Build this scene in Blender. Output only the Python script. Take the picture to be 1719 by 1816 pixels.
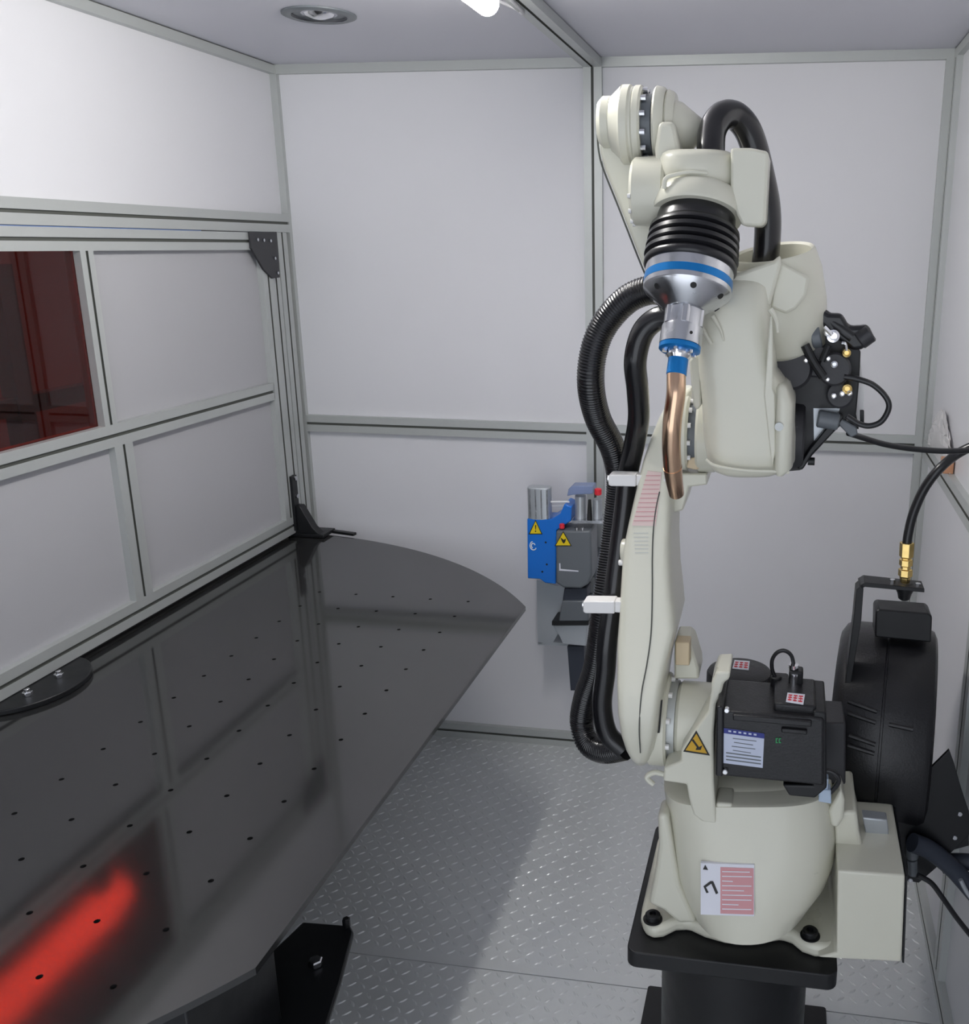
import bpy, bmesh, math, random
from mathutils import Vector, Matrix
random.seed(7)
PI = math.pi
for o in list(bpy.data.objects): bpy.data.objects.remove(o)
C = bpy.context.scene.collection
SC = bpy.context.scene

# ------------------------------------------------------------------ camera
CAM = Vector((1.14066, -2.64057, 1.54634))
F = Vector((-0.14670878, 0.95425201, -0.2605372))
RT = Vector((0.98812106, 0.15355951, 0.00601999))
UP = Vector((-0.04575255, 0.25655911, 0.96544504))
FL, CX, CY = 1675.07, 1140.21, 888.3
cd = bpy.data.cameras.new('camera')
cam = bpy.data.objects.new('camera', cd); C.objects.link(cam)
m = Matrix(((RT.x, UP.x, -F.x, CAM.x), (RT.y, UP.y, -F.y, CAM.y), (RT.z, UP.z, -F.z, CAM.z), (0, 0, 0, 1)))
cam.matrix_world = m
cd.sensor_fit = 'AUTO'; cd.sensor_width = 36; cd.lens = FL/1816*36
cd.shift_x = (859.5-CX)/1816; cd.shift_y = (CY-908)/1816
cd.clip_start = .02
SC.camera = cam

# ------------------------------------------------------------------ light and exposure
SC.view_settings.view_transform = 'Standard'; SC.view_settings.look = 'None'
SC.view_settings.gamma = 1; SC.view_settings.exposure = 0.2
try: SC.view_settings.use_curve_mapping = False
except Exception: pass
W = bpy.data.worlds.new('world'); SC.world = W; W.use_nodes = True
bg = W.node_tree.nodes['Background']; bg.inputs[0].default_value = (.87, .92, 1, 1); bg.inputs[1].default_value = 1.6
LAMP = 84.0        # ceiling tube emission
OUTLAMP = 12.0     # workshop tube emission

# ------------------------------------------------------------------ helpers
def ray(px, py): return F + RT*((px-CX)/FL) - UP*((py-CY)/FL)
def S(px, py, Y): v = ray(px, py); return CAM + v*((Y-CAM.y)/v.y)      # a photo direction met at depth Y
def SX(px, py, X): v = ray(px, py); return CAM + v*((X-CAM.x)/v.x)
def SZ(px, py, Z): v = ray(px, py); return CAM + v*((Z-CAM.z)/v.z)

def mat(name, col, rough=.5, metal=0, coat=0, bump=None, spec=.5, emit=None, trans=0, var=0, ior=1.45, vscale=30, alpha=1):
    mt = bpy.data.materials.new(name); mt.use_nodes = True
    nt = mt.node_tree; b = nt.nodes['Principled BSDF']
    b.inputs['Base Color'].default_value = (*col, 1); b.inputs['Roughness'].default_value = rough
    b.inputs['Metallic'].default_value = metal; b.inputs['Coat Weight'].default_value = coat
    b.inputs['Coat Roughness'].default_value = .15
    b.inputs['Specular IOR Level'].default_value = spec; b.inputs['IOR'].default_value = ior
    b.inputs['Transmission Weight'].default_value = trans; b.inputs['Alpha'].default_value = alpha
    if emit:
        b.inputs['Emission Color'].default_value = (*emit[0], 1); b.inputs['Emission Strength'].default_value = emit[1]
    tc = nt.nodes.new('ShaderNodeTexCoord')
    if var:
        n = nt.nodes.new('ShaderNodeTexNoise'); n.inputs['Scale'].default_value = vscale; n.inputs['Detail'].default_value = 5
        nt.links.new(tc.outputs['Object'], n.inputs['Vector'])
        r = nt.nodes.new('ShaderNodeMapRange'); r.inputs[1].default_value = .3; r.inputs[2].default_value = .7
        r.inputs[3].default_value = max(0, rough-var); r.inputs[4].default_value = min(1, rough+var)
        nt.links.new(n.outputs['Fac'], r.inputs[0]); nt.links.new(r.outputs[0], b.inputs['Roughness'])
        mx = nt.nodes.new('ShaderNodeMix'); mx.data_type = 'RGBA'
        mx.inputs[6].default_value = (*[c*(1-var*.6) for c in col], 1); mx.inputs[7].default_value = (*[min(1, c*(1+var*.4)) for c in col], 1)
        nt.links.new(n.outputs['Fac'], mx.inputs[0]); nt.links.new(mx.outputs[2], b.inputs['Base Color'])
    if bump:
        n2 = nt.nodes.new('ShaderNodeTexNoise'); n2.inputs['Scale'].default_value = bump[0]; n2.inputs['Detail'].default_value = 3
        nt.links.new(tc.outputs['Object'], n2.inputs['Vector'])
        bp = nt.nodes.new('ShaderNodeBump'); bp.inputs['Strength'].default_value = bump[1]; bp.inputs['Distance'].default_value = .002
        nt.links.new(n2.outputs['Fac'], bp.inputs['Height']); nt.links.new(bp.outputs[0], b.inputs['Normal'])
    return mt

M = dict(
 panel=mat('white_panel', (.72, .72, .75), .38, coat=.15, bump=(3, .12), var=.04, vscale=4),
 ceil=mat('ceiling_panel', (.62, .62, .68), .45, bump=(3, .1), var=.03, vscale=4),
 alu=mat('anodised_aluminium', (.50, .52, .51), .42, metal=.35, var=.05, vscale=60),
 slot=mat('slot_shadow_gap', (.10, .105, .10), .7),
 grey=mat('grey_panel', (.43, .43, .45), .45, bump=(4, .1), var=.03, vscale=5),
 red=mat('red_acrylic', (.42, .022, .012), .02, trans=1, ior=1.45),
 table=mat('black_painted_steel', (.020, .0203, .0208), .085, spec=1.0, bump=(5, .04)),
 black=mat('black_steel', (.006, .0065, .008), .42, var=.05),
 rubber=mat('black_rubber', (.010, .010, .012), .32, coat=.2),
 conduit=mat('black_conduit', (.008, .008, .010), .24, coat=.35),
 bmotor=mat('black_motor_enamel', (.011, .011, .013), .36, var=.04, vscale=80, bump=(300, .2)),
 bgrey=mat('charcoal_plastic', (.030, .030, .034), .42, bump=(250, .15)),
 cream=mat('cream_enamel', (.68, .67, .565), .30, coat=.3, var=.03, vscale=8, bump=(220, .05)),
 creamd=mat('tan_casting', (.62, .50, .33), .4),
 white=mat('white_nylon', (.82, .81, .80), .35),
 steel=mat('machined_steel', (.62, .63, .66), .22, metal=1, var=.06, vscale=50),
 chrome=mat('bright_zinc', (.85, .85, .87), .12, metal=1),
 copper=mat('copper', (.74, .50, .34), .20, metal=1, var=.05),
 brass=mat('brass', (.72, .52, .20), .22, metal=1, var=.06, vscale=90),
 blue=mat('blue_enamel', (.008, .16, .62), .32, coat=.2),
 bluering=mat('blue_anodised', (.01, .20, .55), .28, metal=.5),
 darkblue=mat('slate_blue_sleeve', (.035, .042, .060), .5),
 galv=mat('galvanised_sheet', (.50, .53, .56), .36, metal=.55, var=.03, vscale=12),
 dgrey=mat('dark_grey_enamel', (.13, .145, .16), .38, coat=.1),
 yellow=mat('warning_yellow', (.80, .60, .01), .4),
 amber=mat('amber_yellow', (.62, .36, .02), .4),
 ink=mat('black_ink', (.01, .01, .01), .5),
 pink=mat('red_print_on_white', (.62, .30, .32), .5),
 pinkl=mat('pale_pink_print', (.74, .58, .55), .5),
 paper=mat('white_label', (.72, .73, .80), .4),
 silver=mat('silver_label', (.50, .54, .66), .35, metal=.2),
 navy=mat('navy_print', (.02, .03, .22), .4),
 redp=mat('red_plastic', (.75, .03, .05), .35),
 green=mat('green_print', (.02, .25, .08), .4),
 line=mat('gasket_and_slot_shade', (.085, .09, .08), .6),  # gaskets and seams, and the shade painted into the profile slots
 brown=mat('brown_card', (.50, .25, .14), .6),
 clear=mat('clear_plastic', (.92, .90, .90), .25, trans=.35, bump=(20, 1)),
 bluecap=mat('pale_blue_translucent_cap', (.30, .38, .62), .25, trans=.35),
 connector=mat('pale_blue_nylon', (.45, .55, .68), .4),
 lamp=mat('lit_tube', (1, 1, 1), .3, emit=((1, .975, .93), LAMP)),
 outlamp=mat('lit_workshop_tube', (1, 1, 1), .3, emit=((1, .97, .93), OUTLAMP)),
 outwall=mat('workshop_wall', (.20, .19, .19), .7, var=.1, vscale=3),
 strip=mat('blue_gap_light', (.25, .38, .75), .3),  # colour standing in for light through the gap above the screen
)
def floor_mat():
    mt = mat('checker_plate', (.66, .68, .69), .38, metal=.30, var=.08, vscale=7, bump=(60, .2))
    return mt
M['floor'] = floor_mat()

def link(name, me, m, parent=None, smooth=35, bevel=0, seg=2):
    o = bpy.data.objects.new(name, me); C.objects.link(o)
    if m is not None and not me.materials: me.materials.append(M[m] if isinstance(m, str) else m)
    if smooth:
        me.polygons.foreach_set('use_smooth', [True]*len(me.polygons))
        me.set_sharp_from_angle(angle=math.radians(smooth))
    if bevel:
        b = o.modifiers.new('bevel', 'BEVEL'); b.width = bevel; b.segments = seg; b.limit_method = 'ANGLE'; b.angle_limit = math.radians(35)
        b.harden_normals = False
    if parent is not None:
        o.parent = parent; o.matrix_parent_inverse = parent.matrix_world.inverted()
    return o

class MB:                                     # gathers shapes into one mesh
    def __init__(s): s.v = []; s.f = []; s.mi = []
    def add(s, vs, fs, mi=0):
        n = len(s.v); s.v += [tuple(v) for v in vs]; s.f += [tuple(i+n for i in f) for f in fs]; s.mi += [mi]*len(fs); return s
    def build(s, name, m, parent=None, smooth=35, bevel=0, seg=2):
        me = bpy.data.meshes.new(name); me.from_pydata(s.v, [], s.f)
        bm = bmesh.new(); bm.from_mesh(me); bmesh.ops.recalc_face_normals(bm, faces=bm.faces); bm.to_mesh(me); bm.free()
        if isinstance(m, (list, tuple)):
            for k in m: me.materials.append(M[k])
            me.polygons.foreach_set('material_index', s.mi)
            m = None
        me.update()
        return link(name, me, m, parent, smooth, bevel, seg)
    def box(s, a, b, mi=0):
        (x0, y0, z0), (x1, y1, z1) = a, b
        x0, x1 = sorted((x0, x1)); y0, y1 = sorted((y0, y1)); z0, z1 = sorted((z0, z1))
        v = [(x, y, z) for z in (z0, z1) for y in (y0, y1) for x in (x0, x1)]
        return s.add(v, [(0, 2, 3, 1), (4, 5, 7, 6), (0, 1, 5, 4), (2, 6, 7, 3), (0, 4, 6, 2), (1, 3, 7, 5)], mi)
    def obox(s, c, ax, ay, az, mi=0):         # oriented box, half axes
        c, ax, ay, az = map(Vector, (c, ax, ay, az))
        v = [c+ax*i+ay*j+az*k for k in (-1, 1) for j in (-1, 1) for i in (-1, 1)]
        return s.add(v, [(0, 2, 3, 1), (4, 5, 7, 6), (0, 1, 5, 4), (2, 6, 7, 3), (0, 4, 6, 2), (1, 3, 7, 5)], mi)
    def prism(s, pts, d, mi=0):               # planar outline swept along d
        pts = [Vector(p) for p in pts]; d = Vector(d); n = len(pts)
        return s.add(pts+[p+d for p in pts], [tuple(range(n)), tuple(range(2*n-1, n-1, -1))]+[(i, (i+1) % n, n+(i+1) % n, n+i) for i in range(n)], mi)
    def rings(s, rs, cap=True, mi=0, closed=False):
        n = len(rs[0]); v = [p for r in rs for p in r]; f = []
        for k in range(len(rs)-1):
            for i in range(n):
                j = (i+1) % n; f.append((k*n+i, k*n+j, (k+1)*n+j, (k+1)*n+i))
        if closed:
            k = len(rs)-1
            for i in range(n):
                j = (i+1) % n; f.append((k*n+i, k*n+j, j, i))
        elif cap: f.append(tuple(range(n-1, -1, -1))); f.append(tuple((len(rs)-1)*n+i for i in range(n)))
        return s.add(v, f, mi)
    def lathe(s, p, d, prof, n=40, mi=0, cap=True):   # prof: (distance along d, radius)
        p = Vector(p); d = Vector(d).normalized(); a = d.orthogonal().normalized(); b = d.cross(a)
        return s.rings([[p+d*t+(a*math.cos(2*PI*i/n)+b*math.sin(2*PI*i/n))*max(r, 1e-5) for i in range(n)] for t, r in prof], cap, mi)
    def cyl(s, p0, p1, r, r1=None, n=32, ch=0, mi=0):
        p0, p1 = Vector(p0), Vector(p1); L = (p1-p0).length; r1 = r if r1 is None else r1
        pr = [(0, r), (L, r1)] if not ch else [(0, r-ch), (ch, r), (L-ch, r1), (L, r1-ch)]
        return s.lathe(p0, p1-p0, pr, n, mi)
    def tube(s, pts, r, n=14, sub=8, rib=0, pitch=.005, mi=0, rf=None):
        P = [Vector(p) for p in pts]; Q = []
        E = [P[0]*2-P[1]]+P+[P[-1]*2-P[-2]]
        for i in range(1, len(E)-2):
            for k in range(sub):
                t = k/sub; a, b, c, d = E[i-1], E[i], E[i+1], E[i+2]
                Q.append(.5*((2*b)+(c-a)*t+(2*a-5*b+4*c-d)*t*t+(3*b-a-3*c+d)*t**3))
        Q.append(P[-1])
        if rib:                                # resample evenly, four rings per corrugation
            L = [0]
            for i in range(1, len(Q)): L.append(L[-1]+(Q[i]-Q[i-1]).length)
            N = int(L[-1]/pitch*4); out = []; j = 0
            for k in range(N+1):
                t = L[-1]*k/N
                while j < len(L)-2 and L[j+1] < t: j += 1
                out.append(Q[j].lerp(Q[j+1], (t-L[j])/max(1e-9, L[j+1]-L[j])))
            Q = out
        rs = []; T = (Q[1]-Q[0]).normalized(); a = T.orthogonal().normalized()
        for i, q in enumerate(Q):
            T = (Q[min(i+1, len(Q)-1)]-Q[max(i-1, 0)]).normalized()
            a = (a-T*a.dot(T)).normalized(); b = T.cross(a)
            rr = r if rf is None else r*rf(i/(len(Q)-1))
            if rib and i % 4 in (0, 1): rr -= rib
            rs.append([q+(a*math.cos(2*PI*k/n)+b*math.sin(2*PI*k/n))*rr for k in range(n)])
        return s.rings(rs, True, mi)
    def loft(s, rows, n=36, e=4, mi=0):       # rows: photo height, left, right, front depth, back depth -> rounded slab sections
        rs = []
        for row in rows:
            py, xl, xr, yf, yb = row[:5]; ee = row[5] if len(row) > 5 else e
            a = S(xl, py, yf); b = S(xr, py, yf); cx, hx = (a.x+b.x)/2, (b.x-a.x)/2; cy, hy = (yf+yb)/2, abs(yb-yf)/2; r = []
            for i in range(n):
                th = 2*PI*(i+.5)/n; c, sn = math.cos(th), math.sin(th)
                r.append(Vector((cx+hx*math.copysign(abs(c)**(2/ee), c), cy+hy*math.copysign(abs(sn)**(2/ee), sn), (a.z+b.z)/2+ (b.z-a.z)/2*math.copysign(abs(c)**(2/ee), c))))
            rs.append(r)
        return s.rings(rs, True, mi)
    def slope(s, px, fy, off, d, mi=0):       # thin outline lying on a leaning front face
        return s.prism([S(x, y, fy(y)+off) for x, y in px], (0, d, 0), mi)
    def ext(s, px, yf, yb, mi=0):             # outline facing the doorway, front at yf, solid back to yb
        return s.prism([S(x, y, yf) for x, y in px], (0, yb-yf, 0), mi)

def put(o, label=None, cat=None, group=None, kind=None):
    if label: o['label'] = label
    if cat: o['category'] = cat
    if group: o['group'] = group
    if kind: o['kind'] = kind
    return o
def thing(name, loc, label, cat, group=None):
    o = bpy.data.objects.new(name, None); o.location = loc; o.empty_display_size = .05; C.objects.link(o)
    bpy.context.view_layer.update()
    return put(o, label, cat, group)
def tagl(o, l): o['label'] = l; return o

# ------------------------------------------------------------------ aluminium profile (slotted extrusion)
def profile_mb(mb, p0, p1, u, v, wu, wv, slots=(1, 1, 1, 1), slot=.0036, depth=.004):
    """p0-p1 is the axis; u, v unit axes, wu, wv half widths; a slot in the middle of each face"""
    p0, p1, u, v = map(Vector, (p0, p1, u, v)); h = slot
    a, b = wu, wv
    sec = []
    def side(c0, d, n, L, on):               # corner c0, along d, inward n
        out = [(c0)]
        if on: out += [(c0[0]+d[0]*(L-h), c0[1]+d[1]*(L-h)), (c0[0]+d[0]*(L-h)+n[0]*depth, c0[1]+d[1]*(L-h)+n[1]*depth),
                       (c0[0]+d[0]*(L+h)+n[0]*depth, c0[1]+d[1]*(L+h)+n[1]*depth), (c0[0]+d[0]*(L+h), c0[1]+d[1]*(L+h))]
        return out
    sec += side((-a, -b), (1, 0), (0, 1), a, slots[0])
    sec += side((a, -b), (0, 1), (-1, 0), b, slots[1])
    sec += side((a, b), (-1, 0), (0, -1), a, slots[2])
    sec += side((-a, b), (0, -1), (1, 0), b, slots[3])
    n = len(sec); nf = len(mb.f)
    mb.rings([[p+u*s_+v*t for s_, t in sec] for p in (p0, p1)])
    dark = [max(abs(sec[i][0])/a, abs(sec[i][1])/b) < .999 or (max(abs((sec[i][0]+sec[(i+1) % n][0])/2)/a, abs((sec[i][1]+sec[(i+1) % n][1])/2)/b) < .999) for i in range(n)]
    for i in range(n):
        if dark[i]: mb.mi[nf+i] = 1  # slot walls get a darker colour, painted groove shade
X, Y_, Z = Vector((1, 0, 0)), Vector((0, 1, 0)), Vector((0, 0, 1))
trimn = [0]
def trim(p0, p1, u, v, wu=.025, wv=.025, **k):
    trimn[0] += 1; mb = MB(); profile_mb(mb, p0, p1, u, v, wu, wv, **k)
    return put(mb.build('trim_%d' % trimn[0], ['alu', 'line'], smooth=0), kind='structure')

# ------------------------------------------------------------------ the cell: walls, ceiling, frame
XL, XR, H, YN = -.30, 1.493, 2.0, -3.0
R1, R2 = 1.046, .996
def wall(name, boxes, m='panel'):
    mb = MB()
    for a, b in boxes: mb.box(a, b)
    return put(mb.build(name, m, smooth=0), kind='structure')
wall('wall_back', [((-.34, .016, .0), (1.54, .024, 2.04))])
wall('wall_left', [((-.328, -3.0, 1.60), (-.320, .02, 2.04))])
wall('wall_right', [((1.526, -3.0, .0), (1.534, .02, 2.04))])
wall('ceiling', [((-.34, -3.0, 2.024), (1.56, .03, 2.032))], 'ceil')
# back frame
trim((XL-.025, .025, 0), (XL-.025, .025, 2.05), X, Y_)                         # left corner post
trim((.593, .025, .05), (.593, .025, 2.0), X, Y_)                              # middle post
trim((XR+.025, .025, 0), (XR+.025, .025, 2.05), X, Y_)                         # right corner post
for a, b in ((XL, .568), (.618, XR)):
    trim((a, .025, (R1+R2)/2), (b, .025, (R1+R2)/2), Z, Y_)                    # middle rails
trim((XL, .025, .0245), (XR, .025, .0245), Z, Y_)
trim((XL, .025, 2.025), (.568, .025, 2.025), Z, Y_, slots=(0, 0, 0, 0)); trim((.618, .025, 2.025), (XR, .025, 2.025), Z, Y_, slots=(0, 0, 0, 0))
trim((.593, YN, 2.025), (.593, .05, 2.025), X, Z)                              # ceiling beam
# left wall frame
trim((XL-.025, YN, 2.025), (XL-.025, 0, 2.025), X, Z)
trim((XL-.025, YN, 1.603), (XL-.025, 0, 1.603), X, Z)
# right wall frame
trim((1.536, -.0235, 0), (1.536, -.0235, 2.0), X, Y_)
trim((1.536, YN, 2.025), (1.536, 0, 2.025), X, Z)
trim((1.536, YN, (R1+R2)/2-.0), (1.536, -.047, (R1+R2)/2), X, Z, wv=.025)
trim((1.536, YN, .0245), (1.536, -.047, .0245), X, Z)

# floor: two checker plates with real raised lozenges
mb = MB()
SEAM = -.966
mb.box((-1.9, SEAM+.0012, -.01), (1.62, .05, 0)); mb.box((-1.9, -3.1, -.01), (1.62, SEAM-.0012, 0))
mb.box((-1.9, -3.1, -.03), (1.62, .05, -.0101))
def lozenge(x, y, a):
    L, Wd, h = .0115, .0036, .0019; c, s = math.cos(a), math.sin(a)
    pts = []
    for k, (t, w) in enumerate(((-1, 0), (-.55, .75), (0, 1), (.55, .75), (1, 0), (.55, -.75), (0, -1), (-.55, -.75))):
        pts.append((x+L*t*c-Wd*w*s, y+L*t*s+Wd*w*c, 0))
    top = [(x+(p[0]-x)*.45, y+(p[1]-y)*.45, h) for p in pts]
    mb.rings([pts, top])
p = .0255
for i in range(int(2.1/p)):
    for j in range(int(2.0/p)):
        x, y = -.55+i*p, -.01-j*p
        if abs(y-SEAM) < .013: continue
        if .88 < x < 1.31 and -1.37 < y < -.94: continue
        if y < -1.0 and x < -.1: continue
        lozenge(x, y, math.radians(45 if (i+j) % 2 else -45)+.0)
put(mb.build('floor', 'floor', smooth=0), kind='structure')

# ------------------------------------------------------------------ swinging partition on the turntable
GX = -.286
part = thing('partition_screen', (GX, -1.13, .72), 'aluminium framed partition screen with red window standing across the black turntable', 'partition')
def gprof(a, b, u, v, name, wu=.025, wv=.02, **k):
    mb = MB(); profile_mb(mb, a, b, u, v, wu, wv, **k); return mb.build(name, ['alu', 'line'], part, smooth=0)
gx = GX-.02
YA, YB = -.137, -2.25
gprof((gx, YB, .743), (gx, YA, .743), Z, X, 'bottom_rail', wu=.025)
gprof((gx, YB, 1.146), (gx, YA-.05, 1.146), Z, X, 'middle_rail', wu=.024)
gprof((gx, YB, 1.5525), (gx, YA, 1.5525), Z, X, 'top_rail', wu=.0225)
gprof((gx, -.163, .768), (gx, -.163, 1.53), Y_, X, 'stile', wu=.026)
gprof((gx, -.846, 1.17), (gx, -.846, 1.53), Y_, X, 'mullion', wu=.019)
gprof((gx, -.817, .768), (gx, -.817, 1.122), Y_, X, 'mullion', wu=.029)
gprof((gx, -2.22, .768), (gx, -2.22, 1.53), Y_, X, 'stile', wu=.026)
for y0, y1, z0, z1 in ((-.827, -.189, 1.17, 1.53), (-.788, -.189, .768, 1.122), (-2.19, -.846, .768, 1.122)):
    mb = MB(); mb.box((gx-.004, y0, z0), (gx+.004, y1, z1)); mb.build('panel', 'grey', part, smooth=0)
mb = MB(); mb.box((gx-.003, -2.19, 1.17), (gx+.003, -.865, 1.53)); tagl(mb.build('window_pane', 'red', part, smooth=0), 'dark red see-through window pane')
# black corner brackets
mb = MB(); mb.prism([SX(x, y, GX+.006) for x, y in ((443, 411), (491, 411), (497, 492), (484, 494), (468, 478), (446, 440))], (-.006, 0, 0))
br = mb.build('corner_bracket', 'bgrey', part, bevel=.0008)
for x, y in ((455, 425), (466, 426), (478, 427), (486, 458), (491, 484)):
    mb = MB(); q = SX(x, y, GX+.006); mb.cyl(q, q+Vector((.005, 0, 0)), .0045, n=6); mb.build('screw', 'steel', br)
mb = MB()
q0 = SX(518, 843, GX); q1 = SX(527, 915, GX)
mb.box((GX-.004, q0.y-.016, .725), (GX+.008, q0.y+.012, q0.z))
mb.prism([(GX, -.145, .80), (GX, -.145, .716), (GX+.075, -.145, .716), (GX+.055, -.145, .735), (GX+.02, -.145, .80)], (0, .03, 0))
mb.box((GX-.02, -.15, .7065), (GX+.09, -.075, .7165))
br = mb.build('hinge_bracket', 'black', part, bevel=.0015)
for z in (q0.z-.008, q0.z-.062): mb = MB(); mb.cyl((GX+.008, q0.y, z), (GX+.013, q0.y, z), .007, n=6); mb.build('screw', 'steel', br)
# fixed door post next to the swinging screen and the steel hooks above
trim((XL-.022, -.098, 0), (XL-.022, -.098, 1.577), Y_, X, wu=.022, wv=.022)
trim((XL-.022, -.045, 0), (XL-.022, -.045, 1.577), Y_, X, wu=.026, wv=.022)
mb = MB(); mb.box((XL-.012, -2.3, 1.5755), (XL-.004, -.42, 1.5775))  # solid blue strip painted as outside light between rail and screen
put(mb.build('gap_light_strip', 'strip'), 'thin pale blue strip imitating outside light in the gap under the upper rail above the partition screen', 'strip')

# ------------------------------------------------------------------ turntable
ZT = .705
CXT, CYT, RTB = -.352, -1.174, 1.0729
tab = thing('rotary_table', (CXT, CYT, .0), 'large black round welding turntable with a grid of small holes', 'welding table')
out = []
a0 = math.acos((.539-CXT)/RTB)
for i in range(91): 
    a = a0+(PI*.86-a0)*i/90; out.append((CXT+RTB*math.cos(a), CYT+RTB*math.sin(a)))
for i in range(91):
    a = PI*1.14+(2*PI-a0-PI*1.14)*i/90; out.append((CXT+RTB*math.cos(a), CYT+RTB*math.sin(a)))
mb = MB(); mb.prism([(x, y, ZT-.010) for x, y in out], (0, 0, .010))
me_o = mb.build('tabletop', 'table', None, smooth=0)
cut = MB()
for i in range(5):
    for j in range(14):
        x, y = .004+.0969*i, -.5665-.0969*j
        cut.cyl((x, y, ZT-.006), (x, y, ZT+.01), .0042, n=10)
cu = cut.build('cutter', 'ink', None, smooth=0)
bo = me_o.modifiers.new('b', 'BOOLEAN'); bo.object = cu; bo.solver = 'EXACT'; bo.operation = 'DIFFERENCE'
bpy.context.view_layer.update()
nm = bpy.data.meshes.new_from_object(me_o.evaluated_get(bpy.context.evaluated_depsgraph_get()))
bpy.data.objects.remove(me_o); bpy.data.objects.remove(cu)
link('tabletop', nm, None, tab, smooth=0, bevel=0)
# hub flange where the screen is bolted
mb = MB(); hc = Vector((GX-.02, -1.155, ZT))
mb.prism([(hc.x+.105*math.cos(a), hc.y+.125*math.sin(a), ZT+.0005) for a in [2*PI*i/48 for i in range(48)]], (0, 0, .011))
hub = mb.build('hub_flange', 'black', tab, bevel=.002)
for y in (-1.205, -1.125):
    mb = MB(); q = Vector((GX+.028, y, ZT+.0115)); mb.cyl(q, q+Z*.008, .009, n=6); mb.cyl(q+Z*.008, q+Z*.014, .005, n=12); mb.build('bolt', 'chrome', hub, bevel=.0008)
# edge clip at the far end
mb = MB(); mb.obox((-.165, -.093, ZT+.004), (.045, -.010, 0), (.0015, .008, 0), (0, 0, .004)); mb.build('edge_clip', 'black', tab, bevel=.001)
# frame under the tabletop
mb = MB()
zb = .40
P = [SZ(x, y, zb) for x, y in ((537, 1634), (622, 1641), (627, 1652), (604, 1740), (566, 1860), (300, 1860))]
mb.prism([(q.x, q.y, zb) for q in P], (0, 0, -.012))
P2 = [SZ(x, y, zb) for x, y in ((545, 1645), (606, 1652), (560, 1800), (380, 1800))]
mb.prism([(q.x-.02, q.y, zb-.012) for q in P2], (0, 0, -.10))
q = SZ(604, 1740, zb)
mb.box((q.x-.25, q.y-.02, zb-.14), (q.x-.012, q.y-.35, zb-.02))
mb.box((.1, -1.75, zb), (.42, -1.55, ZT-.0105))
mb.build('support_frame', 'black', tab, bevel=.003)
mb = MB(); mb.lathe((CXT+.1, CYT, 0), Z, [(0, .36), (.03, .36), (.031, .30), (.5, .30), (.52, .34), (ZT-.0105, .34)], 64); mb.build('column', 'black', tab)
mb = MB(); mb.box((CXT+.1, -1.74, zb-.135), (.42, -1.60, zb-.02)); mb.build('support_arm', 'black', tab, bevel=.003)
mb = MB(); q = SZ(560, 1712, zb); mb.cyl(q, q+Z*.012, .012, n=6, ch=.002); mb.build('bolt', 'steel', tab)
mb = MB(); q = SZ(615, 1642, zb); mb.cyl(q-Z*.004, q+Z*.016, .007, n=6, ch=.002); mb.build('bolt', 'black', tab)

# ------------------------------------------------------------------ workshop seen through the red window
mb = MB(); mb.box((-3.05, -4.2, -.03), (-3.0, 3.5, 3.2)); mb.box((-3.0, 3.45, -.03), (-.36, 3.5, 3.2)); mb.box((-.36, .06, -.03), (-.31, 3.5, 3.2)); mb.box((-3.0, -4.2, 3.15), (-.345, 3.5, 3.2)); mb.box((-3.0, -4.2, -.06), (-1.9, 3.5, -.03)); mb.box((-3.0, -4.2, -.03), (-.35, -4.15, 3.15)); mb.box((-.39, -4.15, -.03), (-.35, -3.0, 3.15)); mb.box((-.39, -3.0, 2.05), (-.35, .06, 3.15)); put(mb.build('wall_workshop', 'outwall', smooth=0), kind='structure')
mb = MB(); q = SX(30, 620, -.56); mb.box((-.60, q.y-.022, .0), (-.56, q.y+.022, 1.50)); q = SX(60, 716, -.56); mb.box((-.60, -2.6, q.z-.02), (-.565, .1, q.z+.02))
put(mb.build('trim_90', 'black', smooth=0), kind='structure')
OZ = 2.55
lx = thing('workshop_lamp', (-1.60, -.5, OZ), 'workshop tube lamp seen only as a red mirrored bar on the black turntable', 'lamp')
LO = Vector((0, 0, 0))

# ------------------------------------------------------------------ ceiling lamp, round fixture
Lp = SZ(868, 8, 1.962)
lamp = thing('tube_lamp', (Lp.x, Lp.y-.25, 2.02), 'lit white tube lamp under the ceiling beside the aluminium beam', 'lamp')
mb = MB(); mb.lathe((Lp.x, Lp.y-.5, 1.962), Y_, [(0, .008), (.004, .017), (.012, .022), (.488, .022), (.496, .017), (.5, .008)], 28); mb.build('tube', 'lamp', lamp)
for yy in (Lp.y-.12, Lp.y-.40): mb = MB(); mb.box((Lp.x-.012, yy-.012, 1.98), (Lp.x+.012, yy+.012, 2.0238)); mb.build('mounting_clip', 'white', lamp, bevel=.002)
for yy in (0,):
    q = SZ(932, 18, 2.0); mb = MB(); mb.tube([q+Vector((0, -.25, .0)), q+Vector((.0, -.1, -.004)), q+Vector((-.004, 0, -.006)), q+Vector((-.03, .02, .01)), q+Vector((-.06, .0, .02))], .0035, 8)
    mb.build('lamp_cable', 'grey', lamp)
q = SZ(566, 26, 2.023)
fx = thing('ceiling_spotlight', (q.x, q.y, 2.023), 'round recessed ceiling fitting with a dark rim, unlit, above the turntable', 'ceiling light')
mb = MB(); mb.lathe((q.x, q.y, 2.0238), -Z, [(0, .078), (.003, .078), (.006, .070), (.005, .058)], 48, cap=False); mb.build('rim', 'dgrey', fx)
mb = MB(); mb.lathe((q.x, q.y, 2.0238), -Z, [(0, .058), (.001, .050), (-.001, .03)], 40, cap=False); mb.build('reflector', 'dgrey', fx)
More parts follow.
